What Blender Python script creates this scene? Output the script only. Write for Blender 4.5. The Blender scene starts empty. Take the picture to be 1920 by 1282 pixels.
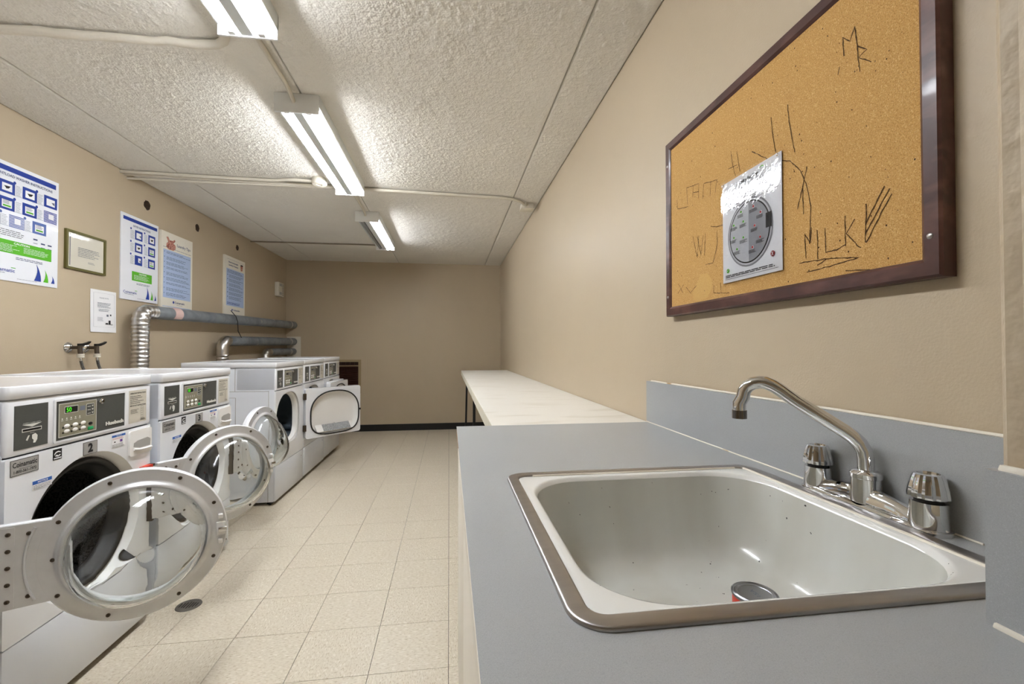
import bpy, bmesh, math, random
import numpy as np
from mathutils import Vector, Matrix
random.seed(7)
R = math.radians
# ---------------------------------------------------------------- camera, world, exposure
scene = bpy.context.scene
COL = scene.collection
FPX, CAMH, YAW, PITCH = 834.5, 1.246, R(8.04), R(0.9)
cam_d = bpy.data.cameras.new('camera'); cam = bpy.data.objects.new('camera', cam_d); COL.objects.link(cam)
cam_d.sensor_width = 36.0; cam_d.lens = FPX / 1920 * 36; cam_d.clip_start = 0.02
cam.location = (0, 0, CAMH); cam.rotation_euler = (R(90) + PITCH, 0, -YAW)
scene.camera = cam
w = bpy.data.worlds.new('world'); scene.world = w; w.use_nodes = True
w.node_tree.nodes['Background'].inputs[0].default_value = (0.5, 0.48, 0.45, 1)
w.node_tree.nodes['Background'].inputs[1].default_value = 0.05
vs = scene.view_settings
vs.view_transform = 'Standard'; vs.look = 'None'; vs.gamma = 1; vs.use_curve_mapping = False
vs.exposure = 1.87
TUBE_STRENGTH = 22.0
# room (metres): x across (camera at 0), y along the room, z up
XL, XR, YB, CE, YF = -2.40, 0.805, 7.0, 2.57, -1.9

FW = Vector((math.sin(YAW) * math.cos(PITCH), math.cos(YAW) * math.cos(PITCH), math.sin(PITCH)))
RT = Vector((math.cos(YAW), -math.sin(YAW), 0)); UP = RT.cross(FW)
def px(u, v, axis, val):
    """photo pixel -> the point where its ray meets the plane axis = val"""
    d = FW * FPX + RT * (u - 960) + UP * (641 - v)
    o = Vector((0, 0, CAMH))
    return o + d * ((val - o[axis]) / d[axis])

# ---------------------------------------------------------------- materials
def lin(c):
    if isinstance(c, str):
        c = [int(c[i:i + 2], 16) / 255 for i in (1, 3, 5)]
    return tuple((x / 12.92 if x <= 0.04045 else ((x + 0.055) / 1.055) ** 2.4) for x in c)
MATS = {}
def mat(name, col, rough=0.5, metal=0.0, spec=0.5, coat=0.0, coatr=0.05, noise=None, bump=None, mix=None, rvar=None, emit=None, trans=0, ior=1.45, aniso=None):
    """noise=(scale, amount, stretch) value variation; mix=(colour2, scale, lo, hi, stretch) fleck pattern; bump=(scale, strength, distance)"""
    if name in MATS: return MATS[name]
    m = bpy.data.materials.new(name); m.use_nodes = True
    nt = m.node_tree; n = nt.nodes; l = nt.links
    b = n['Principled BSDF']
    c = lin(col)
    b.inputs['Base Color'].default_value = (*c, 1); b.inputs['Roughness'].default_value = rough
    b.inputs['Metallic'].default_value = metal; b.inputs['Specular IOR Level'].default_value = spec
    b.inputs['Coat Weight'].default_value = coat; b.inputs['Coat Roughness'].default_value = coatr
    b.inputs['IOR'].default_value = ior
    if trans: b.inputs['Transmission Weight'].default_value = trans
    if emit:
        b.inputs['Emission Color'].default_value = (*lin(emit[0]), 1); b.inputs['Emission Strength'].default_value = emit[1]
    tc = n.new('ShaderNodeTexCoord')
    def coord(stretch=None, rnd=False):
        mp = n.new('ShaderNodeMapping'); l.new(tc.outputs['Object'], mp.inputs['Vector'])
        if stretch: mp.inputs['Scale'].default_value = stretch
        if rnd:
            oi = n.new('ShaderNodeObjectInfo'); cx = n.new('ShaderNodeCombineXYZ'); mm = n.new('ShaderNodeMath'); mm.operation = 'MULTIPLY'; mm.inputs[1].default_value = 37.0
            l.new(oi.outputs['Random'], mm.inputs[0]); l.new(mm.outputs[0], cx.inputs[0]); l.new(mm.outputs[0], cx.inputs[1]); l.new(cx.outputs[0], mp.inputs['Location'])
        return mp.outputs[0]
    cur = None
    def noisetex(scale, stretch=None, detail=4.0, rnd=False):
        t = n.new('ShaderNodeTexNoise'); t.inputs['Scale'].default_value = scale; t.inputs['Detail'].default_value = detail
        l.new(coord(stretch, rnd), t.inputs['Vector']); return t
    if noise:
        t = noisetex(noise[0], noise[2] if len(noise) > 2 else None)
        rp = n.new('ShaderNodeValToRGB'); a = noise[1]
        rp.color_ramp.elements[0].position = 0.3; rp.color_ramp.elements[1].position = 0.7
        rp.color_ramp.elements[0].color = (*[x * (1 - a) for x in c], 1); rp.color_ramp.elements[1].color = (*[min(1, x * (1 + a)) for x in c], 1)
        l.new(t.outputs['Fac'], rp.inputs['Fac']); cur = rp.outputs[0]
    for mx in (mix or []):
        col2, sc, lo, hi = mx[:4]
        t = noisetex(sc, mx[4] if len(mx) > 4 else None, 3.0, rnd=(len(mx) > 5))
        rp = n.new('ShaderNodeValToRGB'); rp.color_ramp.elements[0].position = lo; rp.color_ramp.elements[1].position = hi
        rp.color_ramp.elements[0].color = (0, 0, 0, 1); rp.color_ramp.elements[1].color = (1, 1, 1, 1)
        l.new(t.outputs['Fac'], rp.inputs['Fac'])
        mr = n.new('ShaderNodeMix'); mr.data_type = 'RGBA'
        l.new(rp.outputs[0], mr.inputs['Factor'])
        if cur: l.new(cur, mr.inputs[6])
        else: mr.inputs[6].default_value = (*c, 1)
        mr.inputs[7].default_value = (*lin(col2), 1); cur = mr.outputs[2]
    if cur: l.new(cur, b.inputs['Base Color'])
    if rvar:
        t = noisetex(rvar[0]); rp = n.new('ShaderNodeMapRange'); rp.inputs[3].default_value = rvar[1]; rp.inputs[4].default_value = rvar[2]
        l.new(t.outputs['Fac'], rp.inputs[0]); l.new(rp.outputs[0], b.inputs['Roughness'])
    if bump:
        prev = None
        for bp in (bump if isinstance(bump, list) else [bump]):
            t = noisetex(bp[0], bp[3] if len(bp) > 3 else None, 2.5)
            bn = n.new('ShaderNodeBump'); bn.inputs['Strength'].default_value = bp[1]; bn.inputs['Distance'].default_value = bp[2]
            l.new(t.outputs['Fac'], bn.inputs['Height'])
            if prev: l.new(prev, bn.inputs['Normal'])
            prev = bn.outputs[0]
        l.new(prev, b.inputs['Normal'])
    MATS[name] = m
    return m
WALLC = '#bdad93'
M_wall = mat('wall_paint', WALLC, 0.42, spec=0.35, noise=(1.2, 0.03), bump=[(220, 0.25, 0.002), (28, 0.12, 0.004)])
M_pier = mat('pier_plaster', WALLC, 0.45, spec=0.35, bump=[(60, 0.5, 0.005), (14, 0.45, 0.015)])
M_hole = mat('hole_dark', '#2a2520', 0.9)
M_rag = mat('torn_plaster', '#5b4a3c', 0.9, bump=(90, 0.6, 0.004))
def ceiling_mat():
    m = mat('popcorn', '#e9e5dc', 0.9, spec=0.15, noise=(2.2, 0.03))
    nt = m.node_tree; n = nt.nodes; l = nt.links; b = n['Principled BSDF']
    g = n.new('ShaderNodeNewGeometry')
    v = n.new('ShaderNodeTexVoronoi'); v.inputs['Scale'].default_value = 105; v.feature = 'F1'
    ns = n.new('ShaderNodeTexNoise'); ns.inputs['Scale'].default_value = 125; ns.inputs['Detail'].default_value = 4
    l.new(g.outputs['Position'], v.inputs['Vector']); l.new(g.outputs['Position'], ns.inputs['Vector'])
    s = n.new('ShaderNodeMath'); s.operation = 'SUBTRACT'; l.new(ns.outputs['Fac'], s.inputs[0])
    mu = n.new('ShaderNodeMath'); mu.operation = 'MULTIPLY'; mu.inputs[1].default_value = .9; l.new(v.outputs['Distance'], mu.inputs[0]); l.new(mu.outputs[0], s.inputs[1])
    bn = n.new('ShaderNodeBump'); bn.inputs['Strength'].default_value = 0.35; bn.inputs['Distance'].default_value = 0.006
    l.new(s.outputs[0], bn.inputs['Height']); l.new(bn.outputs[0], b.inputs['Normal'])
    return m
M_ceil = ceiling_mat()
M_gap = mat('joint_dark', '#3d362e', 0.9)
TILEC, FL1, FL2 = '#d6cbb6', '#bbab90', '#e4dbca'
M_tileA = mat('vinyl_tile_a', TILEC, 0.38, spec=0.4, mix=[(FL1, 70, 0.52, 0.66, (1, 3.2, 1), 1), (FL2, 48, 0.55, 0.68, (1, 3, 1), 1)], bump=(30, 0.05, 0.002))
M_tileB = mat('vinyl_tile_b', TILEC, 0.38, spec=0.4, mix=[(FL1, 70, 0.52, 0.66, (3.2, 1, 1), 1), (FL2, 48, 0.55, 0.68, (3, 1, 1), 1)], bump=(30, 0.05, 0.002))
M_base = mat('black_rubber_base', '#141312', 0.45)
M_white = mat('white_enamel', '#e9eaec', 0.22, coat=0.3, noise=(3, 0.012))
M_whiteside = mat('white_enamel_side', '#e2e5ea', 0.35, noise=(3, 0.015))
M_plas = mat('white_plastic', '#eceae6', 0.35)
M_charcoal = mat('charcoal_panel', '#4b4c48', 0.42, noise=(300, 0.06))
M_khaki = mat('khaki_panel', '#8b8672', 0.45)
M_line = mat('light_print', '#dcdad2', 0.5)
M_black = mat('black_plastic', '#101010', 0.35)
M_rubber = mat('gasket_rubber', '#1d1b19', 0.5)
M_drum = mat('drum_dark', '#5a5856', 0.4, metal=0.5, mix=[('#1a1a1a', 160, 0.5, 0.56)])
M_dryerdrum = mat('dryer_drum', '#6a7680', 0.35, metal=0.7)
M_green = mat('green_button', '#1f9a5a', 0.4)
M_lcd = mat('lcd_digits', '#39c21c', 0.5, emit=('#49e01f', .35))
M_chrome = mat('chrome', '#dcdcdc', 0.06, metal=1.0)
M_steel = mat('brushed_steel', '#a8a4a1', 0.36, metal=1.0, noise=(9, 0.08, (1, 6, 1)))
M_alu = mat('cast_aluminium', '#d6d6d6', 0.34, metal=0.4, noise=(30, 0.03))
M_foil = mat('foil_duct', '#c9c7c4', 0.28, metal=1.0, bump=(40, 0.3, 0.004))
M_galv = mat('galvanised_pipe', '#868c90', 0.45, metal=0.3, noise=(14, 0.12), mix=[('#6f757a', 6, 0.5, 0.7), ('#b8b6b0', 4.5, 0.66, 0.7)])
M_screw = mat('screw_head', '#5d5348', 0.4, metal=0.8)
M_grey = mat('grey_sticker', '#a3a09a', 0.45)
M_tan = mat('beige_sticker', '#c9c3b4', 0.5)
M_ink = mat('black_ink', '#1d1c1c', 0.6)
M_blue = mat('blue_ink', '#1d3c96', 0.5)
M_midblue = mat('notice_blue', '#2b5fae', 0.5)
M_grn = mat('green_ink', '#58b51c', 0.5)
M_red = mat('red_ink', '#c0332e', 0.5)
M_redtag = mat('red_tag', '#d2371f', 0.4)
M_paper = mat('white_paper', '#f0f0f0', 0.55)
M_board = mat('white_board', '#eef0f4', 0.3, coat=0.2)
M_cream = mat('cream_board', '#ece7d8', 0.4)
M_pale = mat('pale_blue_print', '#b3c6e4', 0.5)
M_textgrey = mat('grey_print', '#6f7480', 0.6)
M_textblue = mat('navy_print', '#36466f', 0.6)
M_skin = mat('pink_print', '#c98f7c', 0.6, mix=[('#8a4a3a', 60, 0.5, 0.6)])
M_olive = mat('olive_frame', '#6f6a3c', 0.35, metal=0.4)
M_glassflat = mat('frame_glass', '#ffffff', 0.03, trans=1.0, ior=1.45)
M_lam = mat('grey_laminate', '#a3a5a4', 0.36, spec=0.45, mix=[('#989a99', 900, 0.52, 0.66), ('#acaeae', 800, 0.55, 0.68)], noise=(2.5, 0.03))
M_particle = mat('particle_edge', '#a3764b', 0.8, noise=(200, 0.3))
M_creamlam = mat('cream_laminate', '#e3dccd', 0.45, noise=(4, 0.02))
M_caulk = mat('old_caulk', '#e6dfcf', 0.6, mix=[('#b09468', 14, 0.64, 0.74)], bump=(80, 0.4, 0.002))
M_porc = mat('porcelain', '#e4e4df', 0.14, coat=0.4, noise=(1.5, 0.025), mix=[('#3a3734', 75, 0.75, 0.76)])
M_porcin = mat('porcelain_worn_shaded', '#d3d4cd', 0.22, coat=0.3, noise=(2.5, 0.05), mix=[('#c6c5bb', 3, 0.45, 0.7, (2, 2, .3)), ('#3a3734', 75, 0.725, 0.735)])  # greyer bowl porcelain: staining, plus bowl shade put into the colour
M_table = mat('white_table_laminate', '#e6e2d8', 0.4, mix=[('#cfc8b8', 3.5, 0.55, 0.75, (1, 4, 1)), ('#dcd7cb', 400, 0.5, 0.65)])
M_tabedge = mat('table_edge', '#d5d0bd', 0.6, noise=(40, 0.06))
M_blackmetal = mat('black_metal', '#0d0d0d', 0.4)
M_cork = mat('cork', '#c69c5e', 0.85, spec=0.2, mix=[('#a67c43', 470, 0.48, 0.64), ('#d6b27a', 400, 0.55, 0.68), ('#7d5a30', 270, 0.68, 0.74)], bump=(700, 0.2, 0.0008))
M_corkpale = mat('cork_stain', '#cda768', 0.85, spec=0.2, mix=[('#b98d50', 520, 0.5, 0.62)])
M_scr = mat('cork_scratch', '#4a3216', 0.9)
M_wood = mat('dark_wood', '#4a2c25', 0.33, coat=0.15, noise=(14, 0.25, (1, 1, 1)), mix=[('#6a463b', 9, 0.5, 0.75, (3, 1, 3))])
M_glass = mat('door_glass', '#f4f7f6', 0.0, trans=1.0, ior=1.45)
M_film = mat('laminate_film', '#e9eaec', 0.12, coat=1.0, coatr=0.04, bump=(9, 0.25, 0.01))
M_conduit = mat('painted_conduit', '#d9d2c3', 0.7, bump=(60, 0.4, 0.004))
M_fix = mat('fixture_grey', '#dfe3e3', 0.45, metal=0.1)
M_fixwhite = mat('fixture_white', '#f2f4f4', 0.35)
M_deadtube = mat('dead_tube', '#8d9195', 0.15)
M_tube = mat('lit_tube', '#ffffff', 0.4, emit=('#eef1f8', TUBE_STRENGTH))
M_ventbrown = mat('vent_brown', '#3a1d14', 0.5)
M_ventframe = mat('vent_frame', '#9c8a66', 0.5)
M_hose = mat('braided_hose', '#8f8f8f', 0.35, metal=0.8, mix=[('#4a4a4a', 300, 0.5, 0.55)])
M_cream2 = mat('cream_plastic', '#ded8c8', 0.5)
M_drain = mat('drain_metal', '#7d7870', 0.5, metal=0.7)
M_can = mat('can_lid', '#8b8b8d', 0.3, metal=0.9)
M_lint = mat('lint_screen', '#b3b5b4', 0.5, mix=[('#5e6062', 260, 0.5, 0.54)])
M_cobalt = mat('pink_label', '#d9b9b0', 0.6)

def thin_film(name, rough, bump):
    m = bpy.data.materials.new(name); m.use_nodes = True; nt = m.node_tree; n = nt.nodes; l = nt.links
    n.remove(n['Principled BSDF']); out = n['Material Output']
    tr = n.new('ShaderNodeBsdfTransparent'); gl = n.new('ShaderNodeBsdfGlossy'); gl.inputs['Roughness'].default_value = rough
    fr = n.new('ShaderNodeFresnel'); fr.inputs['IOR'].default_value = 1.5; mx = n.new('ShaderNodeMixShader')
    ns = n.new('ShaderNodeTexNoise'); ns.inputs['Scale'].default_value = 55; bn = n.new('ShaderNodeBump'); bn.inputs['Strength'].default_value = bump; bn.inputs['Distance'].default_value = .002
    tc = n.new('ShaderNodeTexCoord'); l.new(tc.outputs['Object'], ns.inputs['Vector']); l.new(ns.outputs['Fac'], bn.inputs['Height']); l.new(bn.outputs[0], gl.inputs['Normal'])
    l.new(fr.outputs[0], mx.inputs[0]); l.new(tr.outputs[0], mx.inputs[1]); l.new(gl.outputs[0], mx.inputs[2]); l.new(mx.outputs[0], out.inputs[0])
    return m
M_thin = thin_film('clear_film', .03, .22)
M_pane = thin_film('picture_glass', .04, .05)
# ---------------------------------------------------------------- mesh helpers
def link(name, me, m=None, parent=None, smooth=None):
    o = bpy.data.objects.new(name, me); COL.objects.link(o)
    if m: me.materials.append(m)
    if parent: o.parent = parent
    if smooth is not None:
        me.shade_smooth(); me.set_sharp_from_angle(angle=R(smooth))
    return o
def from_bm(name, bm, m=None, parent=None, smooth=None):
    me = bpy.data.meshes.new(name); bm.normal_update(); bm.to_mesh(me); bm.free()
    return link(name, me, m, parent, smooth)
class MB:
    def __init__(s): s.v = []; s.f = []
    def add(s, vs_, fs_):
        k = len(s.v); s.v += [tuple(p) for p in vs_]; s.f += [tuple(i + k for i in f) for f in fs_]; return s
    def box(s, x0, x1, y0, y1, z0, z1):
        return s.add([(x0, y0, z0), (x1, y0, z0), (x1, y1, z0), (x0, y1, z0), (x0, y0, z1), (x1, y0, z1), (x1, y1, z1), (x0, y1, z1)],
                     [(3, 2, 1, 0), (4, 5, 6, 7), (0, 1, 5, 4), (1, 2, 6, 5), (2, 3, 7, 6), (3, 0, 4, 7)])
    def poly(s, pts): return s.add(pts, [tuple(range(len(pts)))])
    def loft(s, rings, closed=True, cap0=False, cap1=False):
        k = len(s.v); n = len(rings[0])
        for r in rings: s.v += [tuple(p) for p in r]
        for i in range(len(rings) - 1):
            for j in range(n if closed else n - 1):
                a = k + i * n + j; b = k + i * n + (j + 1) % n
                s.f.append((a, b, b + n, a + n))
        if cap0: s.f.append(tuple(reversed(range(k, k + n))))
        if cap1: s.f.append(tuple(range(k + (len(rings) - 1) * n, k + len(rings) * n)))
        return s
    def lathe(s, prof, segs, fn, cap=False):
        """prof: (r, h) list; fn(a, b, h) -> point"""
        rings = []
        for r, h in prof:
            rings.append([fn(r * math.cos(2 * math.pi * j / segs), r * math.sin(2 * math.pi * j / segs), h) for j in range(segs)])
        return s.loft(rings, True, cap, cap)
    def tube(s, path, r, segs=12, cap=True):
        P = [Vector(p) for p in path]; rings = []; rr = r if isinstance(r, (list, tuple)) else [r] * len(P)
        up = Vector((0, 0, 1)); prev = None
        for i, p in enumerate(P):
            t = (P[min(i + 1, len(P) - 1)] - P[max(i - 1, 0)]).normalized()
            if prev is None:
                a = t.cross(up)
                if a.length < 1e-3: a = t.cross(Vector((1, 0, 0)))
            else: a = prev - t * prev.dot(t)
            a.normalize(); prev = a; b = t.cross(a)
            rings.append([p + a * (rr[i] * math.cos(2 * math.pi * j / segs)) + b * (rr[i] * math.sin(2 * math.pi * j / segs)) for j in range(segs)])
        return s.loft(rings, True, cap, cap)
    def build(s, name, m=None, parent=None, smooth=None, fix=True):
        me = bpy.data.meshes.new(name); me.from_pydata(s.v, [], s.f); me.update()
        if fix:
            bm = bmesh.new(); bm.from_mesh(me); bmesh.ops.recalc_face_normals(bm, faces=bm.faces); bm.to_mesh(me); bm.free()
        return link(name, me, m, parent, smooth)
def rbox(name, x0, x1, y0, y1, z0, z1, m, parent=None, bev=0.006, seg=3, smooth=40):
    mb = MB().box(x0, x1, y0, y1, z0, z1); bm = bmesh.new()
    vv = [bm.verts.new(p) for p in mb.v]
    for f in mb.f: bm.faces.new([vv[i] for i in f])
    bmesh.ops.recalc_face_normals(bm, faces=bm.faces)
    bmesh.ops.bevel(bm, geom=bm.edges[:], offset=bev, segments=seg, affect='EDGES', profile=0.5, clamp_overlap=True)
    return from_bm(name, bm, m, parent, smooth)
def holed(outer, holes, fn, t=None):
    """2-D outline with holes, filled; fn(a, b, h) maps to space; t = extrude depth (h from 0 to -t)"""
    bm = bmesh.new(); edges = []
    for loop in [outer] + holes:
        vs_ = [bm.verts.new(fn(a, b, 0)) for a, b in loop]
        for i in range(len(vs_)): edges.append(bm.edges.new((vs_[i], vs_[(i + 1) % len(vs_)])))
    r = bmesh.ops.triangle_fill(bm, use_beauty=True, use_dissolve=False, edges=edges)
    n0 = Vector(fn(0, 0, 1)) - Vector(fn(0, 0, 0))
    bm.normal_update()
    for f in bm.faces:
        if f.normal.dot(n0) < 0: f.normal_flip()
    if t:
        faces = bm.faces[:]
        bnd = [e for e in bm.edges if len(e.link_faces) == 1]
        g = bmesh.ops.extrude_face_region(bm, geom=faces, use_keep_orig=True)
        nv = [x for x in g['geom'] if isinstance(x, bmesh.types.BMVert)]
        bmesh.ops.translate(bm, verts=nv, vec=-n0.normalized() * t)
        bmesh.ops.recalc_face_normals(bm, faces=bm.faces)
    return bm
def rrect(x0, x1, y0, y1, r, n=6):
    pts = []
    for cx, cy, a0 in ((x1 - r, y1 - r, 0), (x0 + r, y1 - r, 90), (x0 + r, y0 + r, 180), (x1 - r, y0 + r, 270)):
        for i in range(n + 1):
            a = R(a0 + 90 * i / n); pts.append((cx + r * math.cos(a), cy + r * math.sin(a)))
    return pts
def circle(cx, cy, r, n=32): return [(cx + r * math.cos(2 * math.pi * i / n), cy + r * math.sin(2 * math.pi * i / n)) for i in range(n)]
def rect(a0, a1, b0, b1): return [(a0, b0), (a1, b0), (a1, b1), (a0, b1)]
def dshape(cx, cy, a, bt, bb, n=48):
    pts = []
    for i in range(n):
        t = 2 * math.pi * i / n; c, s = math.cos(t), math.sin(t)
        e = 2 / 2.3 if s >= 0 else 2 / 3.6
        pts.append((cx + a * math.copysign(abs(c) ** e, c), cy + (bt if s >= 0 else bb) * math.copysign(abs(s) ** e, s)))
    return pts
def tag(o, label, cat, group=None):
    o['label'] = label; o['category'] = cat
    if group: o['group'] = group
    return o
def thing(name, label, cat, loc=(0, 0, 0), group=None):
    o = bpy.data.objects.new(name, None); COL.objects.link(o); o.location = loc; o.empty_display_size = 0.1
    return tag(o, label, cat, group)
def struct(o): o['kind'] = 'structure'; return o
def copy_tree(o, parent=None):
    c = o.copy(); COL.objects.link(c); c.parent = parent
    for ch in list(o.children): copy_tree(ch, c)
    return c
# frames: Lf = surface facing +x (a = y, b = z); Rf = surface facing -x (a = -y)
Lf = lambda a, b, h: (h, a, b)
Rf = lambda a, b, h: (-h, -a, b)
Bf = lambda a, b, h: (a, -h, b)       # facing -y
Zf = lambda a, b, h: (a, b, h)
TEXTCACHE = {}
def text_mb(mb, txt, a0, a1, b0, b1, h, fn, weight=0.0, shear=0):
    key = (txt, weight)
    if key not in TEXTCACHE:
        cu = bpy.data.curves.new('t', 'FONT'); cu.body = txt; cu.resolution_u = 2; cu.fill_mode = 'FRONT'; cu.offset = weight
        ob = bpy.data.objects.new('t', cu); COL.objects.link(ob)
        me = bpy.data.meshes.new_from_object(ob)
        TEXTCACHE[key] = ([tuple(v.co) for v in me.vertices], [tuple(p.vertices) for p in me.polygons])
        bpy.data.objects.remove(ob); bpy.data.curves.remove(cu); bpy.data.meshes.remove(me)
    vs_, fs_ = TEXTCACHE[key]
    if not vs_: return
    xs = [v[0] for v in vs_]; ys = [v[1] for v in vs_]
    sx = (a1 - a0) / (max(xs) - min(xs)); sy = (b1 - b0) / (max(ys) - min(ys))
    mb.add([fn(a0 + (v[0] - min(xs)) * sx, b0 + (v[1] - min(ys)) * sy, h) for v in vs_], fs_)
class Print:
    """flat print on a surface: one mesh per ink"""
    def __init__(s, fn, parent, h=0.0006): s.fn = fn; s.p = parent; s.m = {}; s.h = h
    ONE = ('picture', 'picture_inset', 'swoosh', 'badge', 'badge_edge', 'picture_detail', 'picture_green', 'picture_mark', 'icon', 'hand_mark', 'photo_of_basket', 'drawing', 'tick', 'cross')
    def mb(s, m, name):
        k = (m.name, name, len(s.m) if name in s.ONE else 0)
        if k not in s.m: s.m[k] = (MB(), m, name)
        return s.m[k][0]
    def poly(s, m, pts, lvl=0, name='print'): s.mb(m, name).poly([s.fn(a, b, s.h + lvl * 0.0004) for a, b in pts])
    def rect(s, m, a0, a1, b0, b1, lvl=0, name='print'): s.poly(m, rect(a0, a1, b0, b1), lvl, name)
    def text(s, m, t, a0, a1, b0, b1, lvl=1, name='lettering', weight=0.0): text_mb(s.mb(m, name), t, a0, a1, b0, b1, s.h + lvl * 0.0004, s.fn, weight)
    def lines(s, m, a0, a1, b1, b0, n, lvl=1, fill=0.45, name='text_lines', lo=0.7):
        st = (b1 - b0) / n
        for i in range(n):
            e = a0 + (a1 - a0) * random.uniform(lo, 1.0); y = b1 - st * (i + 0.5)
            x = a0
            while x < e:
                wd = min(e - x, (a1 - a0) * random.uniform(0.06, 0.16)); s.rect(m, x, x + wd, y - st * fill / 2, y + st * fill / 2, lvl, name); x += wd + (a1 - a0) * 0.018
    def done(s):
        for mb, m, name in s.m.values():
            o = mb.build(name, m, s.p, fix=False)
            if name in ('text_lines', 'stripes', 'print'): o['kind'] = 'stuff'

# ---------------------------------------------------------------- room shell
# floor: slab, with each visible vinyl tile as a child
fl = struct(MB().box(XL, XR, YF, YB, -0.12, -0.004).build('floor', M_gap))
MB().box(XL, XR, YF, 0.862, -0.004, 0).build('floor_sheet', M_tileA, fl)
T = 0.3048; tmesh = {}
for i in range(-8, 3):
    for j in range(-3, 18):
        x0, x1 = max(XL, i * T), min(XR, (i + 1) * T); y0, y1 = 1.783 + j * T, min(YB, 1.783 + (j + 1) * T)
        if x1 - x0 < 0.01 or y1 - y0 < 0.01: continue
        key = (round(x1 - x0, 4), round(y1 - y0, 4), (i + j) % 2)
        if key not in tmesh:
            g = 0.001; a, b = key[0], key[1]
            me = bpy.data.meshes.new('floor_tile')
            mb = MB().loft([[(g, g, -0.004), (a - g, g, -0.004), (a - g, b - g, -0.004), (g, b - g, -0.004)], [(g, g, -0.0005), (a - g, g, -0.0005), (a - g, b - g, -0.0005), (g, b - g, -0.0005)],
                            [(2 * g, 2 * g, 0), (a - 2 * g, 2 * g, 0), (a - 2 * g, b - 2 * g, 0), (2 * g, b - 2 * g, 0)]], cap1=True)
            me.from_pydata(mb.v, [], mb.f); me.materials.append(M_tileA if key[2] else M_tileB); tmesh[key] = me
        o = bpy.data.objects.new('floor_tile', tmesh[key]); COL.objects.link(o); o.location = (x0, y0, 0); o.parent = fl
# ceiling: four concrete planks with open joints
ce = struct(MB().box(XL, XR, YF, YB, CE + 0.03, CE + 0.12).build('ceiling', M_gap))
rng = np.random.default_rng(5)
def popcorn(nx, ny, amp):
    """sprayed texture: rounded granules of mixed size, as depth below the plank face"""
    def blur(f, k):
        for _ in range(k): f = (f + np.roll(f, 1, 0) + np.roll(f, -1, 0) + np.roll(f, 1, 1) + np.roll(f, -1, 1)) / 5
        return f
    f1 = blur(rng.standard_normal((nx, ny)), 1); f1 /= f1.std()
    f2 = blur(rng.standard_normal((nx, ny)), 5); f2 /= f2.std()
    h = np.clip(f1 - 0.25, 0, 2.2) * 0.75 + np.clip(f2, -1, 2) * 0.25 + 0.35
    return np.clip(h, 0, 3) * amp
def grid_plank(a, b, y0, y1, st, amp):
    nx, ny = max(2, int((b - a) / st) + 1), max(2, int((y1 - y0) / st) + 1)
    X_, Y_ = np.meshgrid(np.linspace(a, b, nx), np.linspace(y0, y1, ny), indexing='ij')
    h = popcorn(nx, ny, amp); h[:, 0] = h[:, -1] = 0.002; h[0, :] = h[-1, :] = -0.004
    co = np.stack([X_, Y_, CE - h], -1).reshape(-1, 3)
    i = np.arange(nx * ny).reshape(nx, ny)
    q = np.stack([i[:-1, :-1], i[:-1, 1:], i[1:, 1:], i[1:, :-1]], -1).reshape(-1, 4)
    return co, q
for a, b in ((XL, -2.022), (-2.022, -0.765), (-0.765, 0.556), (0.556, XR)):
    g = 0.0025
    a, b = a + g, b - g
    cos, qs, off = [], [], 0
    for y0, y1, st, amp in ((1.15, 4.1, 0.0058, 0.0022), (4.1, YB, 0.010, 0.0019)):
        co, q = grid_plank(a, b, y0, y1, st, amp); cos.append(co); qs.append(q + off); off += len(co)
    ex = np.array([(a, YF, CE), (b, YF, CE), (b, 1.15, CE), (a, 1.15, CE), (a, YF, CE + .03), (a, YB, CE + .03), (a, YB, CE), (b, YF, CE + .03), (b, YB, CE + .03), (b, YB, CE)])
    cos.append(ex); qs.append(np.array([(0, 3, 2, 1), (0, 4, 5, 6), (1, 9, 8, 7)]) + off)
    co = np.concatenate(cos); q = np.concatenate(qs)
    me = bpy.data.meshes.new('ceiling_plank'); me.vertices.add(len(co)); me.vertices.foreach_set('co', co.ravel())
    me.loops.add(q.size); me.loops.foreach_set('vertex_index', q.ravel().astype(np.int32)); me.polygons.add(len(q)); me.polygons.foreach_set('loop_start', np.arange(0, q.size, 4, dtype=np.int32)); me.update(calc_edges=True)
    me.shade_smooth(); link('ceiling_plank', me, M_ceil, ce)
# walls
HOLES = [(3.926, 2.398, 0.04), (4.643, 2.41, 0.036), (5.46, 2.402, 0.034)]
hl = []
for cy, cz, r in HOLES:
    hl.append([(cy + r * random.uniform(0.82, 1.08) * 1.05 * math.cos(t), cz + r * random.uniform(0.85, 1.1) * math.sin(t)) for t in [2 * math.pi * k / 18 for k in range(18)]])
wl = struct(from_bm('wall_left', holed(rect(YF, YB, 0, CE + 0.03), hl, lambda a, b, h: (XL + h, a, b)), M_wall))
for loop, (cy, cz, r) in zip(hl, HOLES):
    MB().loft([[(XL, a, b) for a, b in loop], [(XL - 0.05, cy + (a - cy) * .9, cz + (b - cz) * .9) for a, b in loop]]).build('hole_edge', M_rag, wl)
    MB().loft([[(XL - 0.05, cy + (a - cy) * .9, cz + (b - cz) * .9) for a, b in loop], [(XL - 0.14, cy + (a - cy) * .8, cz + (b - cz) * .8) for a, b in loop]], cap1=True).build('hole_sleeve', M_hole, wl)
VH = rect(-1.74, -1.352, 0.60, 1.055)
wb = struct(from_bm('wall_back', holed(rect(XL, XR, 0, CE + 0.03), [VH], lambda a, b, h: (a, YB - h, b)), M_wall))
wr = struct(MB().box(XR, XR + 0.1, 0.3, YB, 0, CE + 0.03).build('wall_right', M_wall))
XP, YP = 0.582, 0.40
pb = bmesh.new()
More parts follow.
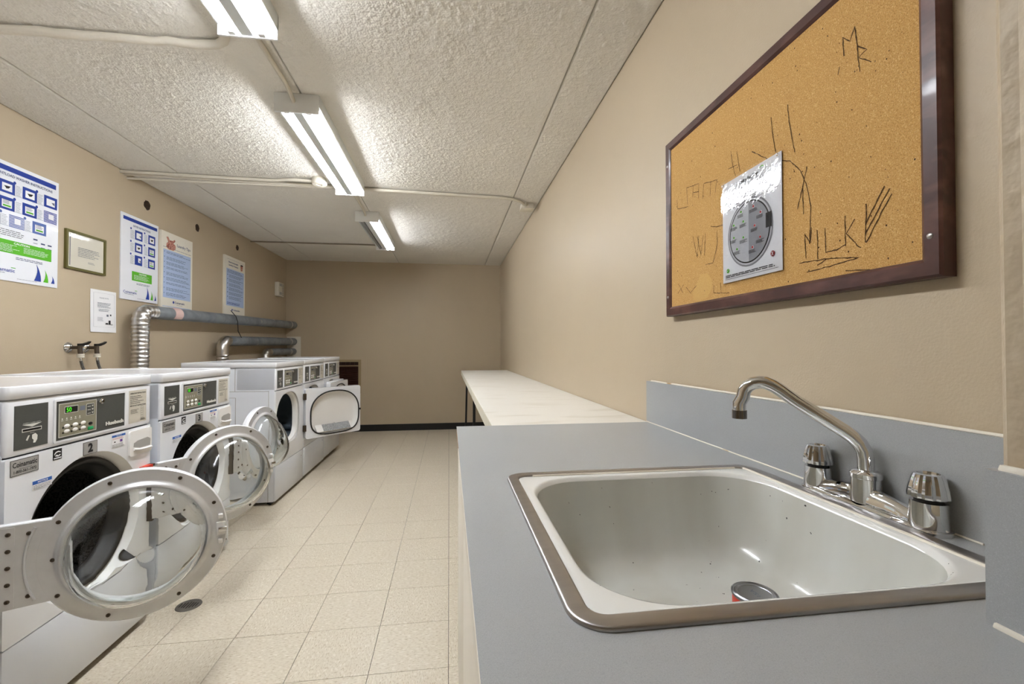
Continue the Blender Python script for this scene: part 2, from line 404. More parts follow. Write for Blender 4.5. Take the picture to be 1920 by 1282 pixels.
# pier: wall jog beside the sink, with a soft plaster corner
prof = [(XP, YF), (XP, YP - 0.05), (XP - 0.002, YP - 0.035), (XP + 0.001, YP - 0.022), (XP - 0.001, YP - 0.008), (XP + 0.006, YP), (XR + 0.1, YP), (XR + 0.1, YF)]
MBp = MB().loft([[(x, y, 0) for x, y in prof], [(x, y, CE + 0.03) for x, y in prof]], cap0=True, cap1=True)
pb.free(); struct(MBp.build('wall_pier', M_pier))
struct(MB().box(XL, XR, YF - 0.1, YF, 0, CE + 0.03).build('wall_front', M_wall))
struct(MB().box(XL + 0.004, XR - 0.004, YB - 0.006, YB, 0, 0.10).build('baseboard_back', M_base))
struct(MB().box(XL, XL + 0.006, YF, YB - 0.006, 0, 0.10).build('baseboard_left', M_base))
struct(MB().box(XR - 0.006, XR, 1.72, YB - 0.006, 0, 0.10).build('baseboard_right', M_base))

# ---------------------------------------------------------------- ceiling lights
def fixture(y0, y1, label, lit=(True, True)):
    t = thing('fluorescent_light', label, 'light', (-0.785, (y0 + y1) / 2, CE))
    hl_ = (y1 - y0) / 2; W = 0.11
    MB().loft([[(-W, y, 0.0), (-W, y, -0.061), (-W + .008, y, -0.064), (-W + .02, y, -0.052), (-.034, y, -0.052), (-.022, y, -0.096), (.022, y, -0.096), (.034, y, -0.052), (W - .02, y, -0.052), (W - .008, y, -0.064), (W, y, -0.061), (W, y, 0.0)] for y in (-hl_ + .003, hl_ - .003)], cap0=True, cap1=True).build('housing', M_fix, t)
    for sgn in (-1, 1):
        y = sgn * hl_
        rbox('end_cap', -W, W, min(y, y - sgn * .012), max(y, y - sgn * .012), -0.102, -0.001, M_fixwhite, t, 0.003, 2)
        for sx in (-1, 1):
            yy = y - sgn * .021
            rbox('lamp_holder', sx * .055 - .013, sx * .055 + .013, yy - .009, yy + .009, -0.098, -0.049, M_fixwhite, t, 0.003, 2)
    for k, sx in enumerate((-1, 1)):
        MB().tube([(sx * .055, -hl_ + .03, -0.080), (sx * .055, hl_ - .03, -0.080)], 0.0168, 16).build('lamp_tube', M_tube if lit[k] else M_deadtube, t, 40)
    return t
fixture(0.605, 1.865, 'twin tube fluorescent fixture joined to the thick coated conduit end')
fixture(2.415, 3.68, 'twin tube fluorescent fixture with both tubes lit crossing the pipe run')
fixture(4.41, 5.665, 'fluorescent fixture with one dead tube near the back wall', (False, True))
# conduits
def pipe(name, path, r, label, cat='conduit', m=M_conduit, segs=10, group=None):
    path = [(a_, b_, c_ - .004) for a_, b_, c_ in path]
    return tag(MB().tube(path, r, segs).build(name, m, None, 60), label, cat, group)
def jitter_path(p0, p1, n, amp, z=0):
    out = []
    for i in range(n + 1):
        f = i / n; out.append(tuple(p0[k] + (p1[k] - p0[k]) * f + (random.uniform(-amp, amp) if 0 < i < n and k > 0 else 0) for k in range(3)))
    return out
pa = jitter_path((XL + .002, 2.075, CE - .02), (-1.02, 2.045, CE - .02), 26, .003) + [(-0.98, 2.035, CE - .022), (-0.945, 2.01, CE - .022), (-0.915, 1.96, CE - .024), (-0.90, 1.90, CE - .026), (-0.895, 1.85, CE - .03)]
pipe('ceiling_conduit', pa, [0.0175 + random.uniform(-.0015, .0015) for _ in pa], 'thick lumpy coated conduit curving into the fluorescent fixture', segs=12)
pipe('ceiling_conduit', [(-0.80, 1.86, CE - .018), (-0.80, 2.3, CE - .012), (-0.80, 2.36, CE - .02), (-0.80, 2.418, CE - .04)], 0.011, 'thin cream conduit linking the first two ceiling fixtures')
pipe('ceiling_conduit', [(-0.80, 3.69, CE - .03), (-0.80, 3.80, CE - .012), (-0.80, 4.30, CE - .012), (-0.80, 4.36, CE - .02), (-0.80, 4.414, CE - .035)], 0.011, 'thin cream conduit running to the fixture with a dead tube')
pipe('ceiling_conduit', jitter_path((XL, 3.665, CE - .013), (-0.9, 3.735, CE - .013), 14, .001) + [(-0.88, 3.74, CE - .013), (0.42, 3.80, CE - .013), (0.56, 3.83, CE - .014), (0.62, 3.87, CE - .016), (0.665, 3.93, CE - .02)], 0.013, 'long cream conduit crossing the ceiling to the junction box')
pipe('ceiling_conduit', [(XL, 3.70, CE - .036), (-1.9, 3.715, CE - .032), (-1.45, 3.73, CE - .022), (-0.95, 3.76, CE - .013), (0.35, 3.825, CE - .012)], 0.009, 'thin cream conduit bundled under the long ceiling conduit')
pipe('ceiling_conduit', [(XL, 3.628, CE - .012), (-1.7, 3.655, CE - .012), (-1.35, 3.66, CE - .012), (-1.25, 3.63, CE - .014), (-1.19, 3.61, CE - .016), (-1.05, 3.615, CE - .02)], 0.012, 'cream conduit feeding the round ceiling box')
tag(MB().lathe([(0, 0), (.055, 0), (.055, -.045), (.05, -.052), (.022, -.052), (.02, -.048), (0, -.048)], 24, lambda a, b, h: (-1.0 + a, 3.61 + b, CE + h)).build('ceiling_box', M_cream2, None, 40), 'round cream electrical box on the ceiling beside the fixture', 'junction box')
pipe('ceiling_conduit', jitter_path((XL, 5.80, CE - .009), (-0.9, 5.79, CE - .009), 10, .001) + [(-0.86, 5.77, CE - .015), (-0.84, 5.70, CE - .03), (-0.82, 5.60, CE - .045)], 0.008, 'thin conduit near the back wall leading to the last fixture', m=mat('conduit_dark', '#8e8371', 0.7))  # darker, browner colour than the other conduits
jb = thing('junction_box', 'square cream junction box under the ceiling by right wall', 'junction box', (0.70, 3.99, CE))
rbox('box_body', -.055, .055, -.05, .05, -.05, 0, M_conduit, jb, .006, 2); rbox('cover', -.062, .062, -.057, .057, -.056, -.05, M_cream2, jb, .003, 2)
MB().tube([(-.035, -.08, -.018), (-.02, -.04, -.025)], .017, 10).build('connector', M_conduit, jb, 60)

# ---------------------------------------------------------------- counter, sink, faucet
ZC, CX0, CY1 = 0.955, 0.028, 1.69
SX0, SX1, SY0, SY1 = 0.128, 0.732, 0.441, 1.022
cab = thing('base_cabinet', 'cream laminate base cabinet under the grey sink counter', 'cabinet', (0, 0, 0))
MB().box(0.05, XP - .004, -0.6, 0.39, 0.09, ZC - .036).box(0.05, XR - .004, 0.405, 1.66, 0.09, 0.70).box(0.05, 0.10, 0.39, 1.66, 0.70, ZC - .036).box(0.10, XR - .004, 1.60, 1.66, .70, ZC - .036).build('carcass', M_creamlam, cab)
MB().box(0.10, XP - .01, -0.6, 1.6, 0.0, 0.09).build('toe_kick', M_base, cab)
for y0, y1 in ((-0.58, -0.06), (-0.05, 0.47), (0.48, 1.05), (1.06, 1.64)):
    d = rbox('cabinet_door', 0.034, 0.05, y0, y1, 0.12, ZC - .07, M_creamlam, cab, .003, 2)
ct = thing('countertop', 'grey speckled laminate countertop with chipped brown edge around sink', 'countertop', (0, 0, 0))
outer = [(CX0, -0.6), (XP - .003, -0.6), (XP - .003, YP + .003), (XR - .002, YP + .003), (XR - .002, CY1), (CX0, CY1)]
hole = rrect(SX0 + .02, SX1 - .02, SY0 + .02, SY1 - .02, .03)
from_bm('laminate_top', holed(outer, [hole], lambda a, b, h: (a, b, ZC + h), .0018), M_lam, ct)
from_bm('core', holed([(a + (.0012 if a == CX0 else 0), b) for a, b in outer], [hole], lambda a, b, h: (a, b, ZC - .0022 + h), .0325), M_particle, ct)
MB().box(CX0 - .0006, CX0 + .001, -0.6, 1.02, ZC - .0345, ZC - .0035).build('edge_band', M_creamlam, ct)
MB().box(CX0 - .0002, CX0 + .001, 1.02, 1.38, ZC - .0345, ZC - .014).build('edge_band', M_creamlam, ct)
bs = thing('backsplash', 'grey laminate backsplash strip behind the faucet', 'backsplash', (0, 0, 0))
XB = XR - 0.019
MB().box(XB, XR - .001, YP + .006, 1.700, ZC + .001, 1.118).build('panel', M_lam, bs)
def caulk(path, r, parent): MB().tube(path, r, 6).build('caulk_bead', M_caulk, parent, 60)
caulk([(XB + .008, YP + .01 + k * .06, 1.1195 + random.uniform(-.0006, .001)) for k in range(22)], .004, bs)
caulk([(XB - .0005, 0.56 + k * .057, ZC + .001 + random.uniform(-.0003, .0004)) for k in range(21)], .0022, bs)
bs2 = thing('backsplash', 'grey laminate backsplash piece on the plaster pier', 'backsplash', (0, 0, 0))
MB().box(XP - .014, XP - .001, -0.6, YP + .004, ZC + .001, 1.118).build('panel', M_lam, bs2)
caulk([(XP - .004, -0.55 + k * .0525, 1.1195) for k in range(19)], .005, bs2)
caulk([(XP - .015, -0.55 + k * .0525, ZC + .0015) for k in range(19)], .0038, bs2)
# sink
sk = thing('sink', 'white porcelain drop-in sink with stainless steel rim', 'sink', (0, 0, 0))
def rr3(x0, x1, y0, y1, r, z, n=10): return [(a, b, z) for a, b in rrect(x0, x1, y0, y1, r, n)]
rim = [(0, .0005), (0, .0035), (.0012, .0052), (.004, .006), (.021, .006), (.0238, .0052), (.025, .003), (.025, -.012)]
MB().loft([rr3(SX0 + d, SX1 - d, SY0 + d, SY1 - d, max(.045 - d, .012), ZC + h) for d, h in rim]).build('steel_rim', M_steel, sk, 50)
bx = (SX0 + .040, SX1 - .036, SY0 + .031, SY1 - .042)
def bowl(ins, z, r): return rr3(bx[0] + ins, bx[1] - ins, bx[2] + ins, bx[3] - ins, r, z)
rings = [rr3(SX0 + .0255, SX1 - .0255, SY0 + .0255, SY1 - .0255, .022, ZC + .002), rr3(SX0 + .029, SX1 - .029, SY0 + .029, SY1 - .029, .024, ZC + .003),
         bowl(-.001, ZC + .0028, .11), bowl(.003, ZC + .001, .11), bowl(.007, ZC - .006, .108), bowl(.009, ZC - .02, .106), bowl(.013, ZC - .07, .104), bowl(.020, ZC - .125, .10),
         bowl(.032, ZC - .16, .098), bowl(.055, ZC - .175, .092), bowl(.08, ZC - .187, .09), bowl(.12, ZC - .192, .07), bowl(.19, ZC - .195, .03)]
MB().loft(rings[:5]).build('flange', M_porc, sk, 60); MB().loft(rings[4:], cap1=True).build('bowl', M_porcin, sk, 60)
caulk([(SX0 + .06 + k * .045, SY1 - .0275, ZC + .003) for k in range(12)], .003, sk)
caulk([(SX1 - .0275, SY0 + .05 + k * .05, ZC + .003) for k in range(11)], .003, sk)
scx, scy = (bx[0] + bx[1]) / 2, (bx[2] + bx[3]) / 2
MB().lathe([(.0, .001), (.03, .001), (.034, .004), (.042, .003), (.044, 0)], 24, lambda a, b, h: (scx - .12 + a, scy - .05 + b, ZC - .195 + h)).build('drain', M_chrome, sk, 50)
# can
CANX, CANY = 0.548, 0.742
can = thing('food_can', 'small red tin can standing upside down in the sink', 'can', (CANX, CANY, ZC - .1865))
MB().lathe([(.0, 0), (.037, 0), (.037, .035), (.0, .035)], 32, Zf).build('red_wrapper', M_redtag, can, 40)
MB().lathe([(.0372, .031), (.039, .033), (.039, .037), (.0372, .0385), (.036, .0365), (.034, .036), (.033, .037), (.029, .037), (.028, .036), (.025, .0365), (.0, .0365)], 36, Zf).build('metal_end', M_can, can, 40)
mbt = MB(); text_mb(mbt, '1SA', -.012, .012, -.004, .004, .0369, lambda a, b, h: (-b, a, h), .01); mbt.build('stamp', M_textgrey, can, fix=False)
# faucet
FX, FY = 0.7585, 0.722
fa = thing('faucet', 'chrome two handle faucet with swivel spout on the counter', 'faucet', (FX, FY, ZC)); fa.scale = (1.06,) * 3
base = [rr3(-.0245, .0245, -.128, .128, .020, 0), rr3(-.0245, .0245, -.128, .128, .020, .006), rr3(-.021, .021, -.124, .124, .018, .0095), rr3(-.016, .016, -.118, .118, .014, .011)]
MB().loft(base, cap0=True, cap1=True).build('base_plate', M_chrome, fa, 40)
br = []
for y, hw, ht in ((-.112, .019, .018), (-.085, .016, .026), (-.055, .0125, .031), (-.028, .016, .036), (0, .020, .040), (.028, .016, .036), (.055, .0125, .031), (.085, .016, .026), (.112, .019, .018)):
    br.append([(-hw, y, .009), (-hw * .9, y, ht * .6), (-hw * .5, y, ht * .93), (0, y, ht), (hw * .5, y, ht * .93), (hw * .9, y, ht * .6), (hw, y, .009)])
MB().loft(br, closed=False).build('bridge', M_chrome, fa, 70)
for sy in (-1, 1):
    y = sy * .1016
    MB().lathe([(.0245, .004), (.0243, .012), (.0230, .038), (.0225, .046), (.0, .047)], 28, lambda a, b, h: (a, y + b, h)).build('valve_body', M_chrome, fa, 40)
    MB().lathe([(.0175, .045), (.0175, .051)], 24, lambda a, b, h: (a, y + b, h)).build('valve_collar', M_black, fa, 40)
    prof = [(.020, .051), (.0252, .0525), (.0256, .056), (.0240, .066), (.0205, .080), (.0180, .0865), (.0135, .0875), (.0125, .0845), (.0, .084)]
    mb = MB(); segs = 36; rg = []
    for r, h in prof:
        rg.append([((r * (1 - (.09 if (j % 4) in (0,) and r > .0150 else 0))) * math.cos(2 * math.pi * j / segs), y + (r * (1 - (.09 if (j % 4) in (0,) and r > .0150 else 0))) * math.sin(2 * math.pi * j / segs), h) for j in range(segs)])
    mb.loft(rg); mb.build('handle', M_chrome, fa, 35)
MB().lathe([(.023, .012), (.022, .036), (.022, .052), (.0235, .053), (.0235, .060), (.020, .064), (.0155, .066), (.0, .066)], 32, Zf).build('spout_collar', M_chrome, fa, 35)
tip = Vector((0.602 - FX, 0.858 - FY, 0)) / 1.06; L = tip.length; td = tip.normalized()
sp = [(0, .06), (0, .085), (.002, .098), (.008, .110), (.018, .121), (.03, .130), (.06, .150), (.10, .1765), (.125, .196), (.138, .2045), (.150, .2095), (.160, .2105), (.171, .208), (.181, .2015), (.187, .192), (.189, .180), (L, .168), (L, .152)]
MB().tube([(td.x * s, td.y * s, z) for s, z in sp], .0122, 20).build('spout', M_chrome, fa, 60)
MB().lathe([(.0, .154), (.0136, .154), (.0136, .138), (.0105, .138), (.0105, .142), (0, .142)], 24, lambda a, b, h: (td.x * L + a, td.y * L + b, h)).build('aerator', mat('dark_chrome', '#77716c', .2, metal=1), fa, 40)

# ---------------------------------------------------------------- folding table along the right wall
tb = thing('folding_counter_table', 'long white laminate folding table on black legs by right wall', 'table', (0, 0, 0))
TX0, TY0, TY1, TZ = 0.165, 1.70, 6.2, 0.950
MB().box(TX0 + .003, XR - .004, TY0, TY1, TZ - .058, TZ - .003).build('table_core', M_tabedge, tb)
rbox('table_top', TX0, XR - .003, TY0, TY1, TZ - .003, TZ, M_table, tb, .0012, 1)
yy = TY0
for k, ln in enumerate((1.6, 1.45, .78, .66)):
    MB().box(TX0 - .0012 * (k % 2), TX0 + .003, yy + .003, yy + ln - .003, TZ - .059 + .004 * (k % 2), TZ - .003).build('edge_strip', M_tabedge, tb); yy += ln
for y in (6.0, 4.27, 2.45):
    for x in (0.238, 0.745):
        lean = -.018 if (y == 6.0 and x < .5) else 0
        MB().loft([[(x + lean * q - .0125, y - .0125, z), (x + lean * q + .0125, y - .0125, z), (x + lean * q + .0125, y + .0125, z), (x + lean * q - .0125, y + .0125, z)] for z, q in ((0, 1), (TZ - .058, 0))], cap0=True, cap1=True).build('leg', M_blackmetal, tb)
    MB().box(.25, .733, y - .01, y + .01, TZ - .085, TZ - .06).build('cross_rail', M_blackmetal, tb)

# ---------------------------------------------------------------- cork board
KX = 0.775; KY0, KY1, KZ0, KZ1 = 0.603, 1.512, 1.362, 1.985
kb = thing('cork_board', 'cork notice board scratched with graffiti in dark wooden frame', 'notice board', (0, 0, 0))
fw_ = .034
MB().box(KX + .006, XR - .004, KY0 + fw_ - .006, KY1 - fw_ + .006, KZ0 + fw_ - .006, KZ1 - fw_ + .006).build('cork_panel', M_cork, kb)
def rail(p0, p1, inx, inz):
    """mitred frame rail from p0 to p1 (y,z); (inx,inz): inward direction"""
    secs = [(0, XR - .002), (0, KX + .004), (.004, KX), (fw_ - .008, KX), (fw_ - .002, KX + .004), (fw_, KX + .009)]
    rg = []
    for (y, z), sg in ((p0, 1), (p1, -1)):
        dy, dz = p1[0] - p0[0], p1[1] - p0[1]; ln = math.hypot(dy, dz); dy /= ln; dz /= ln
        rg.append([(x, y + inx * d + dy * sg * d, z + inz * d + dz * sg * d) for d, x in secs])
    return MB().loft(rg, closed=True, cap0=True, cap1=True).build('frame_rail', M_wood, kb)
rail((KY0, KZ0), (KY1, KZ0), 0, 1); rail((KY0, KZ1), (KY1, KZ1), 0, -1); rail((KY0, KZ0), (KY0, KZ1), 1, 0); rail((KY1, KZ0), (KY1, KZ1), -1, 0)
for y, z in ((KY0 + .017, 1.43), (KY1 - .016, 1.43), (KY1 - .016, 1.90), (KY0 + .017, 1.90)):
    MB().lathe([(0, .002), (.003, .002), (.005, .0005), (.005, 0)], 12, lambda a, b, h: (KX - h, y + a, z + b)).build('screw', M_steel, kb, 50)
def stroke(pts, wd=.0012):
    P = [px(u, v, 0, KX + .0054) for u, v in pts]; mb = MB(); Q = []
    for a, b in zip(P, P[1:]):
        n = max(2, int((b - a).length / .006))
        for i in range(n): Q.append(a + (b - a) * (i / n) + Vector((0, random.uniform(-1, 1), random.uniform(-1, 1))) * .0007)
    Q.append(P[-1])
    l_, r_ = [], []
    for i, q in enumerate(Q):
        t = Q[min(i + 1, len(Q) - 1)] - Q[max(i - 1, 0)]; n = Vector((0, -t.z, t.y)); n = n.normalized() if n.length else Vector((0, 1, 0)); ww = wd * random.uniform(.5, 1.1)
        l_.append(q + n * ww); r_.append(q - n * ww)
    mb.loft([l_, r_], closed=False).build('scratch_mark', M_scr, kb)
S1 = [[(729, 218), (724, 145), (752, 160), (771, 100), (790, 278)], [(781, 178), (817, 190), (786, 222), (835, 240)], [(712, 260), (705, 290)],
      [(510, 405), (515, 470), (538, 590)], [(446, 455), (452, 520), (464, 590)], [(372, 588), (430, 615), (520, 625), (560, 660), (585, 720), (600, 800), (595, 945)],
      [(585, 645), (565, 740), (548, 810)], [(568, 720), (572, 830)], [(582, 1003), (576, 905), (598, 945), (602, 880)], [(625, 890), (628, 1005)], [(655, 885), (658, 978), (700, 968), (735, 948)],
      [(733, 835), (735, 955)], [(772, 848), (738, 905), (780, 950), (795, 960)], [(815, 790), (812, 940)], [(885, 722), (850, 790), (812, 870)], [(915, 750), (870, 830), (815, 940)], [(905, 730), (812, 905)],
      [(555, 1020), (660, 1003), (785, 998), (700, 1025), (585, 1055)], [(625, 1030), (660, 1005)], [(735, 1050), (830, 1045)]]
for s in S1: stroke([(1230 + a / 2.068, b / 2.068) for a, b in s])
S2 = [[(140, 480), (145, 540), (215, 525)], [(205, 400), (210, 510)], [(205, 400), (285, 370), (283, 470)], [(245, 460), (248, 385)], [(248, 430), (283, 425)], [(320, 370), (410, 345)], [(318, 375), (312, 470)], [(365, 360), (360, 455)],
      [(405, 345), (395, 430)], [(245, 720), (275, 865), (285, 720)], [(275, 720), (300, 850), (315, 715)], [(330, 705), (322, 850)], [(405, 690), (410, 770), (380, 900), (330, 912)], [(150, 1040), (180, 1100)], [(185, 1045), (145, 1105)],
      [(200, 1060), (230, 1100), (270, 1050)], [(385, 1050), (385, 1100), (430, 1100)], [(430, 1030), (435, 1100), (490, 1100)], [(365, 655), (400, 660), (450, 645)], [(500, 155), (510, 240), (530, 320)], [(538, 155), (560, 290)], [(480, 275), (540, 245)]]
for s in S2: stroke([(1230 + a / 3.559, 240 + b / 3.559) for a, b in s], .0010)
MB().poly([px(1230 + a / 3.559, 240 + b / 3.559, 0, KX + .0056) for a, b in ((300, 975), (345, 970), (372, 1010), (375, 1060), (345, 1130), (290, 1155), (250, 1150), (248, 1090), (275, 1030))]).build('stain', M_corkpale, kb, fix=False)
# pin holes
mb = MB()
for k in range(170):
    y, z = random.uniform(KY0 + .04, KY1 - .04), random.uniform(KZ0 + .04, KZ1 - .04); r = random.uniform(.0007, .0018)
    mb.poly([(KX + .0055, y + r * math.cos(t) , z + r * 1.3 * math.sin(t)) for t in [2 * math.pi * q / 6 for q in range(6)]])
o = mb.build('pin_holes', M_scr, kb, fix=False); o['kind'] = 'stuff'
# laminated notice
c = [px(1357, 345, 0, KX + .003), px(1467, 283, 0, KX + .003), px(1462, 508, 0, KX + .003), px(1358, 531, 0, KX + .003)]
NY1, NY0 = (c[0].y + c[3].y) / 2, (c[1].y + c[2].y) / 2; NZ0, NZ1 = (c[2].z + c[3].z) / 2, (c[0].z + c[1].z) / 2
nt_ = thing('laminated_notice', 'laminated white notice with grey washer door diagram pinned on cork', 'notice', (KX + .004, NY1, NZ0))
NW, NH = NY1 - NY0, NZ1 - NZ0
NF = lambda a, b, h: (-h - .0015, -a, b)
mb = MB(); n_ = 12
mb.loft([[NF(a, NH * i / n_, 0) for a in (-.004, NW + .004)] for i in range(n_ + 1)], closed=False)
mb.loft([[tuple(Vector(NF(a, NH * i / n_, 0)) + Vector((.0008, 0, 0))) for a in (-.004, NW + .004)] for i in range(n_ + 1)], closed=False)
mb.build('sheet', M_film, nt_, 60)
P = Print(NF, nt_, .0005)
MB().poly([(-.0064, .006, -.006), (-.0064, -NW - .006, -.006), (-.0064, -NW - .006, NH + .004), (-.0064, .006, NH + .004)]).build('clear_film', M_thin, nt_)
q = lambda u, v: (NW * u, NH * (1 - v))
P.text(M_ink, 'Laundry Facilities', NW * .27, NW * .66, NH * .905, NH * .945, weight=.02)
def ell(cu, cv, r, r2=None, n=40, a0=0, a1=360): return [(NW * cu + r * math.cos(R(a0 + (a1 - a0) * i / n)), NH * (1 - cv) + (r2 or r) * math.sin(R(a0 + (a1 - a0) * i / n))) for i in range(n + (0 if a1 - a0 == 360 else 1))]
for k in range(10):
    a = R(20 + 14 * k); rr_ = .0085; P.poly(M_grn, [(NW * .71 + rr_ * f * math.cos(R(20 + 14 * (k + e))), NH * .945 + rr_ * f * math.sin(R(20 + 14 * (k + e)))) for f, e in ((.75, 0), (1, 0), (1, 1), (.75, 1))], 0, 'emblem')
P.lines(M_ink, NW * .06, NW * .95, NH * .875, NH * .79, 5, fill=.35); P.lines(M_ink, NW * .06, NW * .8, NH * .775, NH * .735, 3, fill=.35)
P.rect(M_ink, NW * .05, NW * .97, NH * .716, NH * .718)
r0 = NW * .40
cu, cv = .49, .575
P.poly(mat('ring_grey', '#8f8f92', .4), ell(cu, cv, r0, r0 * 1.02), 0, 'drum_diagram'); P.poly(mat('ring_light', '#c5c6c9', .4), ell(cu, cv, r0 * .95, r0 * .97), 1, 'drum_diagram')
P.poly(M_ink, ell(cu, cv, r0 * .90, r0 * .92), 2, 'drum_diagram'); P.poly(mat('diagram_left', '#c2c3c6', .4), ell(cu, cv, r0 * .86, r0 * .88, 24, 90, 270), 3, 'drum_diagram'); P.poly(mat('diagram_right', '#9c9da1', .4), ell(cu, cv, r0 * .86, r0 * .88, 24, -90, 90), 3, 'drum_diagram')
P.rect(M_ink, NW * .78, NW * .87, NH * .40, NH * .53, 4, 'drum_diagram')
for u, v, m in ((.36, .36, M_grn), (.22, .46, M_grn), (.40, .46, M_grn), (.22, .58, M_grn), (.40, .61, M_grn), (.28, .70, M_grn), (.58, .36, M_red), (.70, .44, M_red), (.60, .54, M_red), (.69, .66, M_red), (.56, .73, M_red)):
    P.poly(M_paper, ell(u, v, .0042, n=14), 4, 'badge_edge'); P.poly(m, ell(u, v, .0034, n=14), 5, 'badge')
    P.lines(M_ink, NW * (u - .07), NW * (u + .07), NH * (1 - v) - .0055, NH * (1 - v) - .0145, 4, 5, .4)
P.poly(M_grn, ell(.09, .885, .0062, n=18), 2, 'badge'); P.poly(mat('dark_red', '#8e1f25', .4), ell(.88, .84, .0072, n=18), 2, 'badge')
cxx, cyy = NW * .88, NH * .16
for sg in (1, -1): P.poly(M_paper, [(cxx - .0035, cyy - sg * .0045), (cxx - .002, cyy - sg * .0045), (cxx + .0035, cyy + sg * .0045), (cxx + .002, cyy + sg * .0045)], 4, 'cross')
cxx, cyy = NW * .09, NH * .115
P.poly(M_paper, [(cxx - .0035, cyy), (cxx - .0012, cyy - .003), (cxx - .0008, cyy - .001), (cxx - .0028, cyy + .0012)], 4, 'tick'); P.poly(M_paper, [(cxx - .0012, cyy - .003), (cxx + .0035, cyy + .003), (cxx + .0024, cyy + .0038), (cxx - .0014, cyy - .001)], 4, 'tick')
P.lines(M_ink, NW * .04, NW * .92, NH * .075, NH * .045, 2, fill=.5, lo=.95); P.rect(M_ink, NW * .03, NW * .96, NH * .03, NH * .033)
P.done()
for a, b in ((.003, NH - .006), (NW - .006, NH - .006)):
    MB().lathe([(0, .006), (.003, .005), (.004, .002), (.0015, .0), (0, 0)], 12, lambda x, y, h: (-h - .003, -a + x, b + y)).build('push_pin', M_glassflat, nt_, 50)

# ---------------------------------------------------------------- posters on the left wall
def poster(name, y0, y1, z0, z1, label, cat, m, th=.008):
    t = thing(name, label, cat, (XL, y0, z0))
    MB().box(.0005, th, 0, y1 - y0, 0, z1 - z0).build('board', m, t)
    return t, y1 - y0, z1 - z0, Print(lambda a, b, h: (th + h, a, b), t)
def swoosh(P, W, H, x, w_, h_, m): 
    left = [(W * (x - w_ * .5 + w_ * .45 * math.sin(math.pi * .8 * t)), H * (.035 + h_ * t)) for t in [i / 6 for i in range(7)]]
    right = [(W * (x + w_ * .5 - w_ * .735 * t ** 2.2), H * (.035 + h_ * t)) for t in [i / 6 for i in range(7)]]
    P.poly(m, left + right[::-1][1:], 1, 'swoosh')
def step(P, W, H, u, v, kind, fade=M_blue, cw=.142, ch=.104):
    # number badge, text card and picture card
    P.poly(fade, [(W * u + .008 * math.cos(t), H * (1 - v) + .008 * math.sin(t)) for t in [2 * math.pi * i / 14 for i in range(14)]], 2, 'badge')
    P.lines(M_textgrey, W * (u + .015), W * (u + .09), H * (1 - v - .015), H * (1 - v - ch), 7, fill=.25)
    P.rect(M_textblue, W * (u + .002), W * (u + .1), H * (1 - v - ch - .004), H * (1 - v - ch - .002), 1)
    P.rect(M_textblue, W * (u + .0), W * (u + .004), H * (1 - v - ch - .004), H * (1 - v - .02), 1)
    a0, a1, b1, b0 = W * (u + .105), W * (u + .105 + cw * 1.4), H * (1 - v - .002), H * (1 - v - ch - .006)
    if kind == 'stripe':
        n = 9
        for i in range(n): P.rect(fade, a0, a1, b0 + (b1 - b0) * i / n, b0 + (b1 - b0) * (i + .6) / n, 1, 'stripes')
        P.rect(M_paper, a0 + (a1 - a0) * .35, a0 + (a1 - a0) * .75, b0 + (b1 - b0) * .3, b0 + (b1 - b0) * .75, 2, 'picture_inset')
    else:
        P.rect(fade, a0, a1, b0, b1, 1, 'picture'); k = .18
        P.rect(M_paper, a0 + (a1 - a0) * (k if kind != 'half' else .45), a1 - (a1 - a0) * k, b0 + (b1 - b0) * (k if kind != 'half' else .3), b1 - (b1 - b0) * k * 1.3, 2, 'picture_inset')
        if kind == 'dark': P.poly(M_ink, [(a0 + (a1 - a0) * x, b0 + (b1 - b0) * y) for x, y in ((.3, .55), (.72, .6), (.6, .4), (.45, .35))], 3, 'picture_detail')
        if kind == 'green': P.rect(M_grn, a0 + (a1 - a0) * .25, a0 + (a1 - a0) * .75, b0 + (b1 - b0) * .25, b0 + (b1 - b0) * .38, 3, 'picture_green'); P.lines(M_textgrey, a0 + (a1 - a0) * .25, a0 + (a1 - a0) * .75, b0 + (b1 - b0) * .8, b0 + (b1 - b0) * .45, 4, 3)
        if kind in ('plain', 'half'): P.poly(M_textgrey, [(a0 + (a1 - a0) * x, b0 + (b1 - b0) * y) for x, y in ((.55, .5), (.78, .55), (.8, .3), (.68, .35))], 3, 'picture_mark')
def foot(P, W, H, lx):
    P.text(M_blue, 'Coinamatic', W * lx, W * (lx + .34), H * .075, H * .105, weight=.015); P.rect(M_grn, W * (lx + .29), W * (lx + .35), H * .112, H * .118, 1, 'logo_leaf'); P.lines(M_textblue, W * (lx + .03), W * (lx + .28), H * .068, H * .060, 1)
    P.lines(M_textblue, W * .40, W * .80, H * .215, H * .190, 2, fill=.4, lo=.8); P.lines(M_textgrey, W * .42, W * .70, H * .03, H * .024, 1)
    swoosh(P, W, H, .70, .10, .155, M_blue); swoosh(P, W, H, .82, .075, .115, M_grn); swoosh(P, W, H, .925, .055, .07, M_blue)
